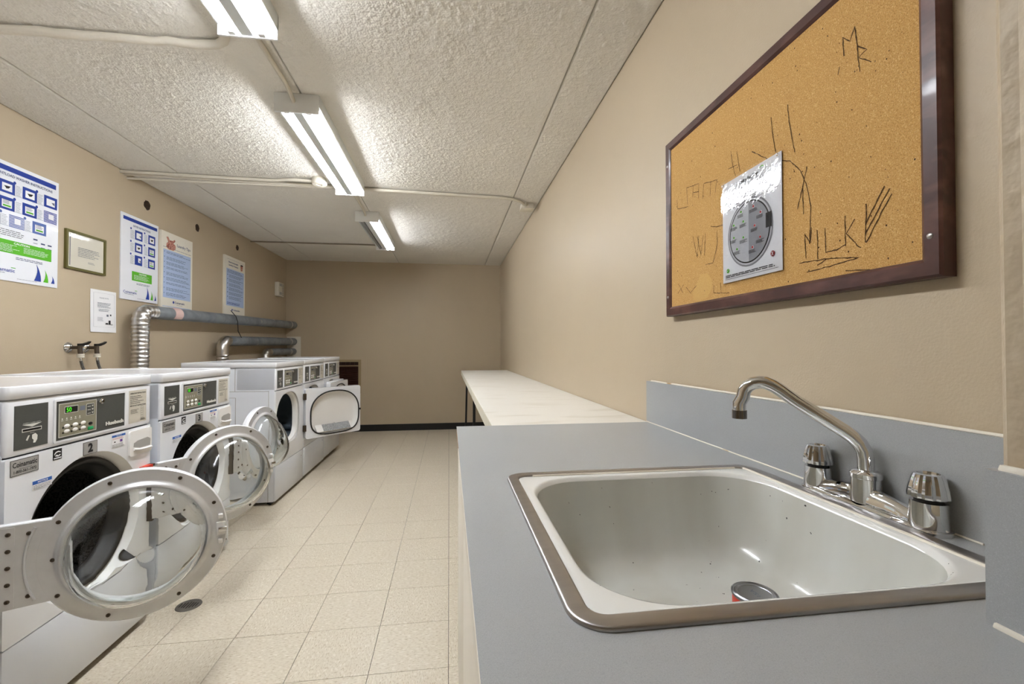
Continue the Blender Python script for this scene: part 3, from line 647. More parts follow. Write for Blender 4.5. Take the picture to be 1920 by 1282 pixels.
# front-load washer instructions
t, W, H, P = poster('instruction_poster', 2.655, 3.102, 1.620, 2.268, 'blue and green washer instruction poster above the washers', 'poster', M_board)
P.rect(M_blue, W * .03, W * .955, H * .925, H * .968); P.text(M_textblue, 'FRONTLOAD WASHER INSTRUCTIONS', W * .10, W * .90, H * .882, H * .905, weight=.02)
for c_, k in enumerate(('dark', 'dark', 'plain')): step(P, W, H, .07 + .30 * c_, .155, k)
for c_, k in enumerate(('green', 'green', 'stripe')): step(P, W, H, .07 + .30 * c_, .295, k)
FADE = mat('faded_blue', '#5a71ad', .5)
step(P, W, H, .20, .43, 'stripe', FADE); step(P, W, H, .51, .43, 'green', FADE)
P.lines(M_ink, W * .06, W * .52, H * .435, H * .375, 4, fill=.3, lo=.85)
for u, v in ((.63, .60), (.74, .625), (.84, .625)): P.rect(M_textblue, W * u, W * (u + .06), H * (1 - v), H * (1 - v + .012), 1, 'icon'); P.rect(M_textblue, W * u, W * (u + .06), H * (1 - v - .03), H * (1 - v - .026), 1, 'icon')
P.rect(M_grn, W * .05, W * .90, H * .235, H * .345, 0, 'caution_panel'); P.text(M_paper, 'CAUTION', W * .37, W * .58, H * .318, H * .336, 2, weight=.03); P.lines(M_paper, W * .08, W * .45, H * .312, H * .245, 6, 2, .3); P.lines(M_paper, W * .50, W * .87, H * .312, H * .258, 5, 2, .3)
foot(P, W, H, .05); P.done()
# dryer instructions
t, W, H, P = poster('instruction_poster', 3.631, 4.055, 1.618, 2.262, 'blue and green dryer instruction poster beside the laundry tips board', 'poster', M_board)
P.rect(M_blue, W * .05, W * .96, H * .925, H * .965); P.text(M_textblue, 'DRYER INSTRUCTIONS', W * .30, W * .76, H * .872, H * .895, weight=.02)
for r_, (k1, k2) in enumerate((('plain', 'dark'), ('dark', 'green'), ('half', 'green'))):
    step(P, W, H, .24, .155 + .15 * r_, k1, ch=.11); step(P, W, H, .60, .155 + .15 * r_, k2, ch=.11)
P.rect(M_grn, W * .28, W * .82, H * .235, H * .345, 0, 'caution_panel'); P.text(M_paper, 'CAUTION', W * .46, W * .66, H * .315, H * .335, 2, weight=.03); P.lines(M_paper, W * .33, W * .78, H * .308, H * .25, 5, 2, .3)
foot(P, W, H, .07); P.done()
# laundry tips
t, W, H, P = poster('laundry_tips_board', 4.077, 4.532, 1.60, 2.245, 'cream board of laundry tips with pale blue text panel', 'poster', M_cream, .018)
P.rect(M_pale, W * .06, W * .94, H * .13, H * .765, 0, 'text_panel'); P.text(M_textblue, 'Laundry Tips', W * .48, W * .92, H * .835, H * .885, weight=.01); P.lines(M_textblue, W * .05, W * .94, H * .80, H * .79, 1, fill=.4, lo=1)
P.poly(M_skin, [(W * x, H * y) for x, y in ((.14, .93), (.2, .94), (.24, .9), (.33, .905), (.40, .93), (.42, .91), (.36, .875), (.43, .85), (.42, .80), (.36, .775), (.2, .775), (.14, .80), (.15, .85), (.2, .87))], 1, 'photo_of_hands')
for i in range(9):
    b = .745 - i * .068; P.lines(M_textblue, W * .15, W * .92, H * b, H * (b - (.045 if i % 3 else .032)), 3 if i % 3 else 2, 2, .3); P.rect(M_textblue, W * .08, W * .10, H * (b - .015), H * (b - .006), 2)
P.text(M_textblue, 'Coinamatic', W * .42, W * .74, H * .065, H * .095, weight=.02); P.poly(M_blue, [(W * .38 + .012 * math.cos(a), H * .08 + .012 * math.sin(a)) for a in [2 * math.pi * i / 16 for i in range(16)]], 1, 'logo'); P.lines(M_textgrey, W * .48, W * .68, H * .052, H * .044, 1)
P.rect(M_pale, W * .05, W * .96, H * .012, H * .02); P.done()
# environment board
t, W, H, P = poster('laundry_product_board', 5.136, 5.615, 1.625, 2.262, 'cream laundry product board with blue panel above grey duct', 'poster', M_cream, .018)
P.lines(M_textgrey, W * .1, W * .95, H * .955, H * .945, 1, fill=.3, lo=1); P.text(M_textblue, 'Environmentally', W * .18, W * .64, H * .88, H * .915, weight=.03); P.text(M_textblue, 'Laundry Products', W * .18, W * .64, H * .83, H * .865, weight=.03)
P.rect(M_pale, W * .08, W * .94, H * .15, H * .785, 0, 'text_panel'); P.poly(M_skin, [(W * x, H * y) for x, y in ((.75, .9), (.88, .91), (.86, .82), (.77, .81))], 1, 'photo_of_basket'); P.rect(M_ink, W * .76, W * .88, H * .90, H * .925, 2, 'photo_of_basket')
P.lines(M_textblue, W * .12, W * .92, H * .77, H * .71, 3, 2, .3)
for i in range(6):
    b = .69 - i * .075; P.lines(M_textblue, W * .20, W * .9, H * b, H * (b - .055), 3, 2, .3); P.rect(M_textblue, W * .12, W * .15, H * (b - .018), H * (b - .004), 2)
P.lines(M_blue, W * .12, W * .9, H * .215, H * .17, 2, 2, .45); P.text(M_textblue, 'Coinamatic', W * .40, W * .74, H * .07, H * .10, weight=.02); P.poly(M_blue, [(W * .36 + .012 * math.cos(a), H * .085 + .012 * math.sin(a)) for a in [2 * math.pi * i / 16 for i in range(16)]], 1, 'logo'); P.done()
# framed certificate
t = thing('framed_certificate', 'small framed certificate in olive metal frame on wall', 'picture frame', (XL, 3.155, 1.757))
W, H = .327, .250
f_ = .014
from_bm('frame', holed(rect(0, W, 0, H), [rect(f_, W - f_, f_, H - f_)], lambda a, b, h: (.016 + h, a, b), .0155), M_olive, t)
MB().box(.001, .007, f_, W - f_, f_, H - f_).build('paper', M_cream, t)
MB().poly([(.0105, f_, f_), (.0105, W - f_, f_), (.0105, W - f_, H - f_), (.0105, f_, H - f_)]).build('glass', M_pane, t)
P = Print(lambda a, b, h: (.007 + h, a, b), t); P.lines(M_textgrey, W * .3, W * .85, H * .62, H * .36, 6, fill=.25); P.lines(M_textgrey, W * .55, W * .75, H * .28, H * .22, 2, fill=.3)
P.rect(M_textgrey, W * .1, W * .12, H * .1, H * .9, 0, 'rule'); P.done()
# paper note
t = thing('paper_note', 'white paper notice taped on wall above the valves', 'notice', (XL, 3.367, 1.363))
W, H = .233, .292
mb = MB()
for off in (.001, .002):
    mb.loft([[(off + .004 * (i / 8) ** 2 + .0015 * math.sin(j * 2.1), W * j / 6, H * (1 - i / 8)) for j in range(7)] for i in range(9)], closed=False)
mb.build('sheet', M_paper, t, 60)
P = Print(lambda a, b, h: (.0035 + .004 * (1 - b / H) ** 2 + h, a, b), t); P.text(M_textgrey, 'PLEASE NOTE', W * .33, W * .68, H * .80, H * .83)
P.lines(M_textgrey, W * .25, W * .78, H * .71, H * .58, 4, fill=.35); P.lines(M_textgrey, W * .3, W * .72, H * .56, H * .49, 2, fill=.35); P.lines(M_textgrey, W * .25, W * .5, H * .36, H * .26, 5, fill=.25)
P.rect(M_ink, W * .55, W * .85, H * .19, H * .2, 1, 'drawing'); P.rect(M_ink, W * .68, W * .76, H * .2, H * .29, 1, 'drawing'); P.rect(M_ink, W * .56, W * .66, H * .2, H * .225, 1, 'drawing'); P.rect(M_textgrey, W * .6, W * .68, H * .38, H * .43, 1, 'drawing'); P.rect(M_ink, W * .74, W * .79, H * .4, H * .44, 1, 'drawing')
for a0, a1, b0, b1 in ((.1, .92, .125, .127), (.1, .92, .93, .932), (.1, .105, .125, .93), (.915, .92, .125, .93)): P.rect(M_textgrey, W * a0, W * a1, H * b0, H * b1, 0, 'border')
P.done()
# alarm sounder
t = thing('alarm_sounder', 'cream plastic alarm sounder box near the back corner', 'alarm', (XL, 6.56, 1.985))
rbox('housing', 0.001, .055, 0, .20, 0, .195, M_cream2, t, .006, 2)
for i in range(4):
    for b in (.025, .145): MB().box(.0545, .056, .03, .12, b + .009 * i, b + .004 + .009 * i).build('slot', M_textgrey, t)
for i in range(7): MB().box(.0545, .056, .145, .165, .02 + .024 * i, .032 + .024 * i).build('slot', M_ink, t)

# ---------------------------------------------------------------- wall valves and hoses
for k, (y, lb) in enumerate(((3.20, 'wall water valve with black lever and steel hose beneath framed certificate'), (3.335, 'wall water valve with black lever and steel hose under paper notice'))):
    t = thing('water_valve', lb, 'valve', (XL, y, 1.255))
    MB().lathe([(.0, .02), (.014, .02), (.022, .012), (.034, .005), (.036, .0)], 24, lambda a, b, h: (h, a, b)).build('escutcheon', M_chrome, t, 50)
    MB().tube([(.0, 0, 0), (.075, 0, 0)], .011, 12).build('valve_stub', M_screw, t, 50)
    MB().tube([(.065, 0, .012), (.068, 0, -.03), (.07, 0, -.045)], .0125, 12).build('valve_body', M_screw, t, 50)
    MB().loft([[(.065 + dx, y_, z_) for dx, y_, z_ in ((-.008, yy, zz), (.008, yy, zz), (.008, yy, zz + h_), (-.008, yy, zz + h_))] for yy, zz, h_ in ((-.01, .005, .02), (.03, .012, .015), (.065, .024, .012), (.08, .034, .008))], cap0=True, cap1=True).build('lever', M_black, t)
    MB().lathe([(.012, -.04), (.019, -.04), (.019, -.05), (.016, -.052), (.019, -.054), (.019, -.064), (.012, -.066)], 16, lambda a, b, h: (.07 + a, b, h)).build('hose_nut', M_cream2, t, 40)
    MB().tube([(.07, 0, -.062), (.07, .002, -.085)], .0095, 10).build('ferrule', M_chrome, t, 50)
    MB().tube([(.07, .002, -.08), (.072, .012, -.12), (.08, .028, -.17), (.09, .04, -.24), (.10, .04, -.40), (.10, .03, -.6)], .0085, 10).build('hose', M_hose, t, 60)

# ---------------------------------------------------------------- ducts
def flex(path, r, pitch, name, m, parent):
    P_ = [Vector(p) for p in path]; Q = []
    for a, b in zip(P_, P_[1:]):
        n = max(1, int((b - a).length / (pitch / 4)))
        for i in range(n): Q.append(a + (b - a) * i / n)
    Q.append(P_[-1]); rr_ = [r * (1 + .06 * math.sin(i * math.pi / 2)) * random.uniform(.985, 1.01) for i in range(len(Q))]
    return MB().tube(Q, rr_, 20).build(name, m, parent, 50)
def arc(c, r, a0, a1, n, y0=0):
    return [(c[0], c[1] + r * math.cos(R(a0 + (a1 - a0) * i / n)), c[2] + r * math.sin(R(a0 + (a1 - a0) * i / n))) for i in range(n + 1)]
DX = -2.285
def duct(label, yv, z0, yend, z1, zbot, flexd, r=.052):
    t = thing('vent_duct', label, 'duct', (0, 0, 0))
    el = arc((DX, yv + .085, z0 - .085), .085, 180, 90, 8)
    if flexd:
        flex([(DX, yv, zbot)] + el + [(DX, yv + .14, z0)], r * 1.05, .030, 'flexible_hose', M_foil, t)
    else:
        flex([(DX, yv, zbot), (DX, yv, z0 - .13)], r * 1.05, .030, 'flexible_hose', M_foil, t)
        MB().tube([(DX, yv, z0 - .14)] + el + [(DX, yv + .10, z0)], r * 1.04, 20).build('elbow', M_foil, t, 35)
    ys, ye = yv + .10, yend
    zz = lambda y: z0 + (z1 - z0) * (y - ys) / (ye - ys)
    n = 3
    for k in range(n):
        a, b = ys + (ye - ys) * k / n, ys + (ye - ys) * (k + 1) / n
        MB().tube([(DX, a, zz(a)), (DX, b - .002, zz(b))], r * (1.0 + .02 * (k % 2)), 20).build('pipe_section', M_galv, t, 50)
    for y in (yend - .22,):
        MB().tube([(DX, y, zz(y)), (DX, y + .03, zz(y))], r * 1.05, 20, False).build('tape_band', M_foil, t, 50)
    return t, zz
t, zz = duct('long grey duct with ribbed foil riser below the posters', 3.68, 1.530, 6.99, 1.600, .25, True)
lab = MB(); lab.loft([[(DX + .0545 * math.cos(R(a)), y, zz(y) + .0545 * math.sin(R(a))) for a in range(-50, 75, 12)] for y in (4.02, 4.13)], closed=False).build('paper_label', M_cobalt, t, 60)
MB().tube([(DX + .03, 5.0, zz(5) + .09), (DX + .06, 5.05, zz(5) + .03), (DX + .062, 5.08, zz(5) - .02), (DX + .05, 5.12, zz(5) - .12), (DX + .05, 5.2, 1.37)], .004, 6).build('hanger_wire', M_black, t)
duct('middle grey duct with smooth foil elbow above the dryers', 4.90, 1.330, 6.99, 1.355, .6, False)
duct('lowest grey duct with ribbed foil bend above the last dryer', 5.96, 1.205, 6.99, 1.21, .7, True, .046)
pl = MB().box(DX - .09, DX + .10, YB - .012, YB - .001, 1.10, 1.43); tag(pl.build('wall_plate', M_cream2), 'beige wall plate where two grey ducts meet the back wall', 'wall plate')

# ---------------------------------------------------------------- back wall vent
vt = thing('wall_vent', 'brown louvred wall vent in back wall behind the dryers', 'vent', (0, 0, 0))
from_bm('frame', holed(rect(-1.78, -1.318, .575, 1.085), [rect(-1.735, -1.357, .605, 1.05)], lambda a, b, h: (a, YB - .014 - h, b), .013), M_ventframe, vt)
from_bm('painted_surround', holed(rect(-1.86, -1.24, .50, 1.15), [rect(-1.78, -1.318, .575, 1.085)], lambda a, b, h: (a, YB - .006 - h, b), .005), M_wall, vt)
MB().box(-1.735, -1.357, YB + .03, YB + .04, .605, 1.05).build('vent_back', M_ventbrown, vt)
MB().box(-1.735, -1.357, YB - .012, YB + .01, .985, .998).build('rail', M_ventframe, vt)
for i in range(12): 
    z = .615 + .031 * i
    MB().loft([[(x, YB - .006, z), (x, YB + .02, z + .018), (x, YB + .02, z + .021), (x, YB - .006, z + .003)] for x in (-1.735, -1.357)], cap0=True, cap1=True).build('slat', M_ventbrown, vt)
for i in range(6): MB().box(-1.735 + .063 * i, -1.729 + .063 * i, YB - .008, YB + .01, .998, 1.05).build('slat', M_ventbrown, vt)
# floor drain
fd = thing('floor_drain', 'round slotted metal floor drain in the tile floor', 'drain', (-1.25, 2.381, 0))
from_bm('grate', holed(circle(0, 0, .048, 32), [rect(-.03 - .0 + abs(k) * .004, .03 - abs(k) * .004, k * .012 - .003, k * .012 + .003) for k in range(-3, 4)], lambda a, b, h: (b, a, .003 + h), .003), M_drain, fd)
MB().lathe([(.048, .0035), (.053, .003), (.055, .0)], 32, Zf).build('collar', M_drain, fd, 40)
MB().lathe([(0, .0006), (.047, .0006)], 24, Zf).build('sump', M_hole, fd)

# ---------------------------------------------------------------- washers and dryers
MX, MW, MD = -1.37, 0.683, 0.70       # front plane, width, depth
def console(t, top, zc0, zc1, disp):
    """control console front with its panels; z range zc0..zc1 (local front plane x = 0)"""
    rbox('console', -.30, 0, 0, MW, zc0, zc1, M_white, t, .010, 3)
    D = zc0 - .902
    def pan(name, y0, y1, z0, z1, m, h=.0015, par=None, x0=0.0): return MB().box(x0 - .002, x0 + h, y0, y1, z0 + D, z1 + D).build(name, m, par or t)
    frm = from_bm('panel_frame', holed(rrect(.168, .520, .914 + D, 1.068 + D, .006, 3), [rect(.177, .512, .921 + D, 1.060 + D)], lambda a, b, h: (.0035 + h, a, b), .0045), M_white, t)
    cp = pan('card_panel', .027, .147, .921, 1.063, M_charcoal)
    P = Print(Lf, cp, .0018)
    P.poly(M_line, [(.052, .9995 + D), (.124, .9995 + D), (.088, .989 + D)], 0, 'arrow'); P.text(M_line, 'INSERT CARD HERE', .056, .118, 1.0015 + D, 1.0045 + D)
    P.rect(M_line, .052, .123, .9745 + D, .9865 + D, 0, 'slot_rim')
    P.poly(M_line, [(y, z + D) for y, z in ((.066, .948), (.074, .962), (.08, .962), (.072, .945))], 0, 'hand_mark'); P.poly(M_line, [(y, z + D) for y, z in ((.088, .962), (.10, .966), (.108, .958), (.107, .944), (.10, .934), (.092, .935), (.094, .944), (.088, .95))], 0, 'hand_mark')
    P.lines(M_line, .08, .1, .9705 + D, .968 + D, 1); P.done()
    MB().box(-.001, .0026, .055, .120, .9775 + D, .9838 + D).build('card_slot', M_black, cp)
    ct_ = pan('control_panel', .177, .512, .921, 1.060, M_charcoal)
    kp = MB().box(0, .003, .187, .357, .931 + D, 1.050 + D).build('keypad', M_khaki, ct_)
    P = Print(Lf, ct_, .0035)
    for a0, a1, b0, b1 in ((.187, .357, .9305, .9325), (.187, .357, 1.0485, 1.0505), (.187, .189, .931, 1.05), (.355, .357, .931, 1.05)): P.rect(M_line, a0, a1, b0 + D, b1 + D, 0, 'keypad_outline')
    P.rect(M_line, .2105, .2695, 1.0135 + D, 1.0385 + D, 0, 'display_rim'); P.rect(M_black, .2125, .2675, 1.0155 + D, 1.0365 + D, 1, 'display')
    if disp: P.text(M_lcd, '50', .218, .240, 1.018 + D, 1.034 + D, 2, 'digits')
    P.rect(M_textgrey, .278, .302, 1.016 + D, 1.033 + D, 0, 'icon_field')
    P.rect(M_line, .307, .345, .993 + D, 1.037 + D, 0, 'indicator_rim'); P.rect(M_charcoal, .3085, .3435, .9945 + D, 1.0355 + D, 1, 'indicator')
    for i in range(3): P.poly(M_line, [(.332, 1.030 - .013 * i + D), (.341, 1.030 - .013 * i + D), (.3365, 1.024 - .013 * i + D)], 2, 'indicator_mark'); P.rect(M_line, .312, .328, 1.0255 - .013 * i + D, 1.0275 - .013 * i + D, 2, 'indicator_mark')
    for i in range(5): P.rect(M_line, .197 + .019 * i, .206 + .019 * i, .9885 + D, .9905 + D, 0, 'cycle_mark'); P.rect(M_line, .199 + .019 * i, .204 + .019 * i, .993 + D, .998 + D, 0, 'cycle_mark')
    P.text(M_line, 'Huebsch', .405, .504, .937 + D, .9525 + D, 0, 'brand_lettering', .07)
    P.done()
    for i in range(3):
        for j in range(2):
            yb, zb = .222 + .0365 * i, .968 - .0185 * j + D
            MB().lathe([(.0, .0045), (.8, .0045), (1.0, .003)], 16, lambda a, b, h: (h, yb + .0125 * a, zb + .0072 * b)).build('button', M_plas, ct_, 50)
            MB().lathe([(.0, .0035), (1.0, .003)], 10, lambda a, b, h: (h, yb - .016 + .004 * a, zb - .004 + .004 * b)).build('button_light', M_black, ct_)
    rbox('start_button', .0, .005, .316, .342, .936 + D, .9485 + D, M_green, ct_, .002, 2)
    MB().lathe([(.0, .0045), (.8, .0045), (1.0, .003)], 16, lambda a, b, h: (h, .329 + .0105 * a, .960 + D + .0065 * b)).build('stop_button', M_black, ct_, 50)
    MB().lathe([(0, .014), (.006, .014), (.0065, .011), (.0105, .010), (.0115, .002), (.0115, .0)], 20, lambda a, b, h: (h, .377 + a, 1.040 + D + b)).build('panel_lock', M_chrome, ct_, 40)
    st = pan('instruction_sticker', .540, .651, .922, 1.064, M_tan, .0008)
    P = Print(Lf, st, .001); P.text(M_ink, 'OPERATING INSTRUCTIONS', .546, .645, 1.048 + D, 1.054 + D, weight=.02); P.lines(M_ink, .546, .635, 1.042 + D, 1.004 + D, 5, fill=.25, lo=.4)
    P.text(M_ink, 'IMPORTANT INSTRUCTIONS', .546, .645, .994 + D, 1.000 + D, weight=.02); P.lines(M_ink, .55, .605, .982 + D, .962 + D, 4, fill=.3)
    for a0, a1, b0, b1 in ((.6145, .6153, .94, .99), (.629, .6298, .94, .99)): P.rect(M_ink, a0, a1, b0 + D, b1 + D)
    for i in range(6): P.rect(M_ink, .6145, .6298, .94 + .01 * i + D, .9408 + .01 * i + D)
    P.lines(M_ink, .612, .645, .938 + D, .928 + D, 3, fill=.4); P.done()
def lid(t, z0, z1):
    o = (-MD, .004, -.003, MW + .003)
    def rg(ins, z, r): return [(a, b, z) for a, b in rrect(o[0] + ins, o[1] - ins, o[2] + ins, o[3] - ins, r, 5)]
    MB().loft([rg(.004, z0, .012), rg(0, z0 + .004, .014), rg(0, z1 - .003, .014), rg(.001, z1 - .001, .0135), rg(.003, z1, .012), rg(.016, z1, .012), rg(.020, z1 - .004, .012), rg(.030, z1 - .005, .012)], cap0=True, cap1=True).build('top_lid', M_white, t, 50)
def decal(name, par, y0, y1, z0, z1, m): return MB().box(-.001, .0012, y0, y1, z0, z1).build(name, m, par)
def numbers(t, n):
    d = decal('number_plate', t, .299, .367, .842, .890, M_grey)
    P = Print(Lf, d, .0014)
    for a0, a1, b0, b1 in ((.299, .367, .842, .8435), (.299, .367, .8885, .89), (.299, .3005, .842, .89), (.3655, .367, .842, .89)): P.rect(M_ink, a0, a1, b0, b1, 0, 'plate_border')
    P.text(M_ink, n, .321, .345, .849, .884, weight=.05); P.done()
def washer_door():
    """hinge at origin, x = along the door, -y = inner face, z from the door centre"""
    sc, RR = .34, .25
    fn = lambda a, b, h: (sc + a, h, b)
    ol = []
    mb = MB().lathe([(.188, .004), (.188, .03), (.20, .04), (.235, .042), (.2475, .034), (RR, .018), (RR, .004), (.247, 0), (.188, 0), (.188, .004)], 64, fn)
    door = mb.build('door', M_white, None, 40)
    rbox('hinge_arm', .004, .165, .002, .028, -.128, .128, M_white, door, .004, 2)
    MB().lathe([(.186, -.001), (.187, -.010), (.191, -.0155), (.196, -.0155), (.201, -.011), (.206, -.004), (.212, -.0025), (.246, -.002), (.2475, .001)], 64, fn).build('inner_ring', M_alu, door, 50)
    MB().box(.0, .155, -.0015, .0015, -.125, .125).build('hinge_plate', M_alu, door)
    MB().box(-.018, .048, -.003, -.0016, -.12, .12).build('hinge_leaf', M_alu, door)
    ar = [(sc + .272 * math.cos(R(a)), -.002, .272 * math.sin(R(a))) for a in range(156, 205, 4)]
    MB().tube(ar, .004, 8).build('pressed_rib', M_alu, door, 60)
    sm = None
    sp_ = [(sc + .229 * math.cos(R(a)), .229 * math.sin(R(a))) for a in (62, 110, 150, 210, 250, 298, 335, 25)] + [(.13, 0), (.078, .095), (.078, -.095)] + [(.034, z) for z in (-.10, -.05, 0, .05, .10)]
    for x, z in sp_:
        if sm is None:
            s = MB().lathe([(.0, -.002), (.0022, -.0005), (.0025, -.0035), (.0055, -.003), (.0065, 0)], 12, lambda a, b, h: (a, h, b)).build('screw', M_screw, door, 50); sm = s.data
        else:
            s = bpy.data.objects.new('screw', sm); COL.objects.link(s); s.parent = door
        s.location = (x, -.002 if x > .04 else -.003, z)
    lx = sc + .231
    rbox('latch', lx - .016, lx + .012, -.010, -.001, -.024, .024, M_plas, door, .003, 2); rbox('strike', lx - .010, lx + .016, -.022, -.010, -.008, .008, M_chrome, door, .003, 2)
    for z in (-.045, .045): rbox('locating_pin', lx - .01, lx + .004, -.016, -.001, z - .008, z + .008, M_plas, door, .003, 2)
    prof = [(.187, -.002), (.185, -.02), (.180, -.05), (.172, -.08), (.158, -.108), (.135, -.126), (.10, -.134), (.05, -.137), (.004, -.137)]
    def g(a, b, h): k = 1.05 - .62 * max(0, min(1, (b / .187 + .45) / 1.45)) ** 1.3; return (sc + a, h * k, b)
    inner = [(max(r - .0045, .001), h + .0045) for r, h in prof][::-1]
    mb = MB().lathe(prof + inner[0:] + [prof[0]], 64, g); mb.build('glass_bowl', M_glass, door, 60)
    return door
def machine_body(t, z1):
    # cabinet: back, sides and bottom, open at the front
    MB().box(-MD, -.012, 0, .004, .028, z1).box(-MD, -.012, MW - .004, MW, .028, z1).box(-MD, -MD + .004, .004, MW - .004, .028, z1).box(-MD, -.02, .004, MW - .004, .028, .034).build('cabinet', M_whiteside, t)
    for x in (-.06, -MD + .06):
        for y in (.06, MW - .06): MB().lathe([(.02, 0), (.02, .012), (.01, .014), (.01, .03)], 12, lambda a, b, h: (x + a, y + b, h)).build('foot', M_black, t, 50)
    MB().box(-.05, -.035, .01, MW - .01, .002, .03).build('toe_plate', M_black, t)
def washer():
    t = thing('washing_machine', '', 'washing machine', (MX, 1.60, 0))
    machine_body(t, 1.08); lid(t, 1.085, 1.127); console(t, None, .902, 1.082, True)
    cz, cy = .572, MW / 2
    fp = from_bm('front_panel', holed(rrect(0, MW, .306, .898, .006, 3), [circle(cy, cz, .272, 64)], lambda a, b, h: (h, a, b), .012), M_white, t, 35)
    fn = lambda a, b, h: (h, cy + a, cz + b)
    MB().lathe([(.272, 0), (.268, -.006), (.256, -.03), (.250, -.04)], 64, fn).build('door_recess', M_plas, t, 60)
    MB().lathe([(.252, -.036), (.243, -.024), (.234, -.026), (.226, -.04), (.222, -.06), (.205, -.075), (.203, -.095), (.225, -.11)], 64, fn).build('door_gasket', M_rubber, t, 60)
    MB().lathe([(.205, -.10), (.232, -.105), (.236, -.12), (.236, -.46), (.20, -.485), (.0, -.49)], 48, fn).build('drum', M_drum, t, 40)
    for k in range(3):
        a = R(60 + 120 * k); MB().tube([fn(.222 * math.cos(a), .222 * math.sin(a), -.14), fn(.222 * math.cos(a), .222 * math.sin(a), -.44)], .022, 8).build('drum_baffle', M_drum, t, 60)
    rbox('lower_panel', -.012, 0, .001, MW - .001, .030, .302, M_whiteside, t, .004, 2)
    for y in (.03, MW - .03): MB().lathe([(0, .0015), (.004, .001), (.0045, 0)], 10, lambda a, b, h: (h, y + a, .065 + b)).build('panel_screw', M_screw, t)
    # soap drawer
    dr = from_bm('soap_drawer', holed(rrect(.538, .680, .779, .888, .010, 4), [], lambda a, b, h: (.008 + h, a, b), .009), M_plas, t, 35)
    MB().loft([[(x, a, b) for a, b in ((.560, .818), (.600, .808), (.668, .806), (.670, .836), (.650, .846), (.585, .842), (.562, .834))] for x in (.0065, .0088)], cap0=True, cap1=True).build('handle_recess', M_grey, dr)
    MB().tube([(.009, .560, .808), (.012, .60, .800), (.012, .672, .798)], .005, 8).build('handle_lip', M_plas, dr, 60)
    # stickers
    d = decal('phone_sticker', t, .016, .114, .840, .891, M_grey); P = Print(Lf, d, .0014)
    for a0, a1, b0, b1 in ((.016, .114, .840, .8418), (.016, .114, .8892, .891), (.016, .0178, .84, .891), (.1122, .114, .84, .891)): P.rect(M_ink, a0, a1, b0, b1, 0, 'plate_border')
    P.text(M_ink, 'Coinamatic', .023, .108, .866, .883, weight=.02); P.text(M_ink, '1-800-561-1972', .027, .106, .847, .857, weight=.02); P.rect(M_ink, .045, .09, .8595, .8605); P.done()
    d = decal('energy_mark', t, .170, .205, .856, .893, M_black); P = Print(Lf, d, .0014)
    P.poly(M_paper, [(.174, .872), (.182, .880), (.19, .882), (.2, .879), (.2, .882), (.19, .886), (.18, .884), (.174, .878)], 0, 'mark'); P.rect(M_paper, .172, .203, .8595, .8635, 0, 'mark'); P.poly(M_paper, [(.176, .869), (.184, .874), (.19, .87), (.198, .874), (.2, .87), (.19, .866)], 0, 'mark'); P.done()
    d = decal('notice_sticker', t, .093, .166, .776, .805, M_paper); P = Print(Lf, d, .0014); P.rect(M_midblue, .093, .166, .793, .805, 0, 'blue_band'); P.text(M_paper, 'NOTICE', .112, .15, .7955, .8025, weight=.02); P.lines(M_ink, .096, .163, .791, .777, 3, fill=.25, lo=.9); P.done()
    d = decal('safety_sticker', t, .443, .520, .837, .889, M_paper); P = Print(Lf, d, .0014); P.rect(M_midblue, .443, .520, .880, .889, 0, 'blue_band'); P.text(M_paper, 'NOTICE', .468, .497, .8815, .8875); P.lines(M_red, .446, .517, .877, .870, 2, fill=.3); P.lines(M_ink, .446, .517, .852, .838, 4, fill=.3)
    P.rect(mat('purple_ink', '#6a3f96', .5), .488, .502, .857, .867, 1, 'icon'); P.rect(M_ink, .455, .463, .858, .863, 1, 'icon'); P.done()
    door = washer_door(); door.parent = t; door.location = (.03, MW, .588)
    MB().box(-.004, .022, MW - .018, MW - .001, .588 - .13, .588 + .13).build('hinge_post', M_screw, t)
    MB().box(.002, .024, MW - .075, MW - .019, .588 + .112, .588 + .13).build('warning_tag', M_redtag, t)
    return t
def door_angle(t, name, al):
    for c in t.children:
        if c.name.split('.')[0] == name: c.rotation_euler = (0, 0, R(90 - al))
w2 = washer(); w1 = copy_tree(w2); w3 = copy_tree(w2)
for t in (w1, w3):
    for c_ in list(t.children):
        if c_.name.startswith('warning_tag'): bpy.data.objects.remove(c_)
for t, n, y, al, lb in ((w1, '1', .845, 63, 'white front loading washer ending the row, farthest from the dryers'), (w2, '2', 1.60, 34, 'white front loading washer marked with number 2 plate'), (w3, '3', 2.355, 6, 'white front loading washer marked with number 3 plate beside dryers')):
    t.location = (MX, y, 0); t['label'] = lb; t['group'] = 'front loading washers'; numbers(t, n); door_angle(t, 'door', al)

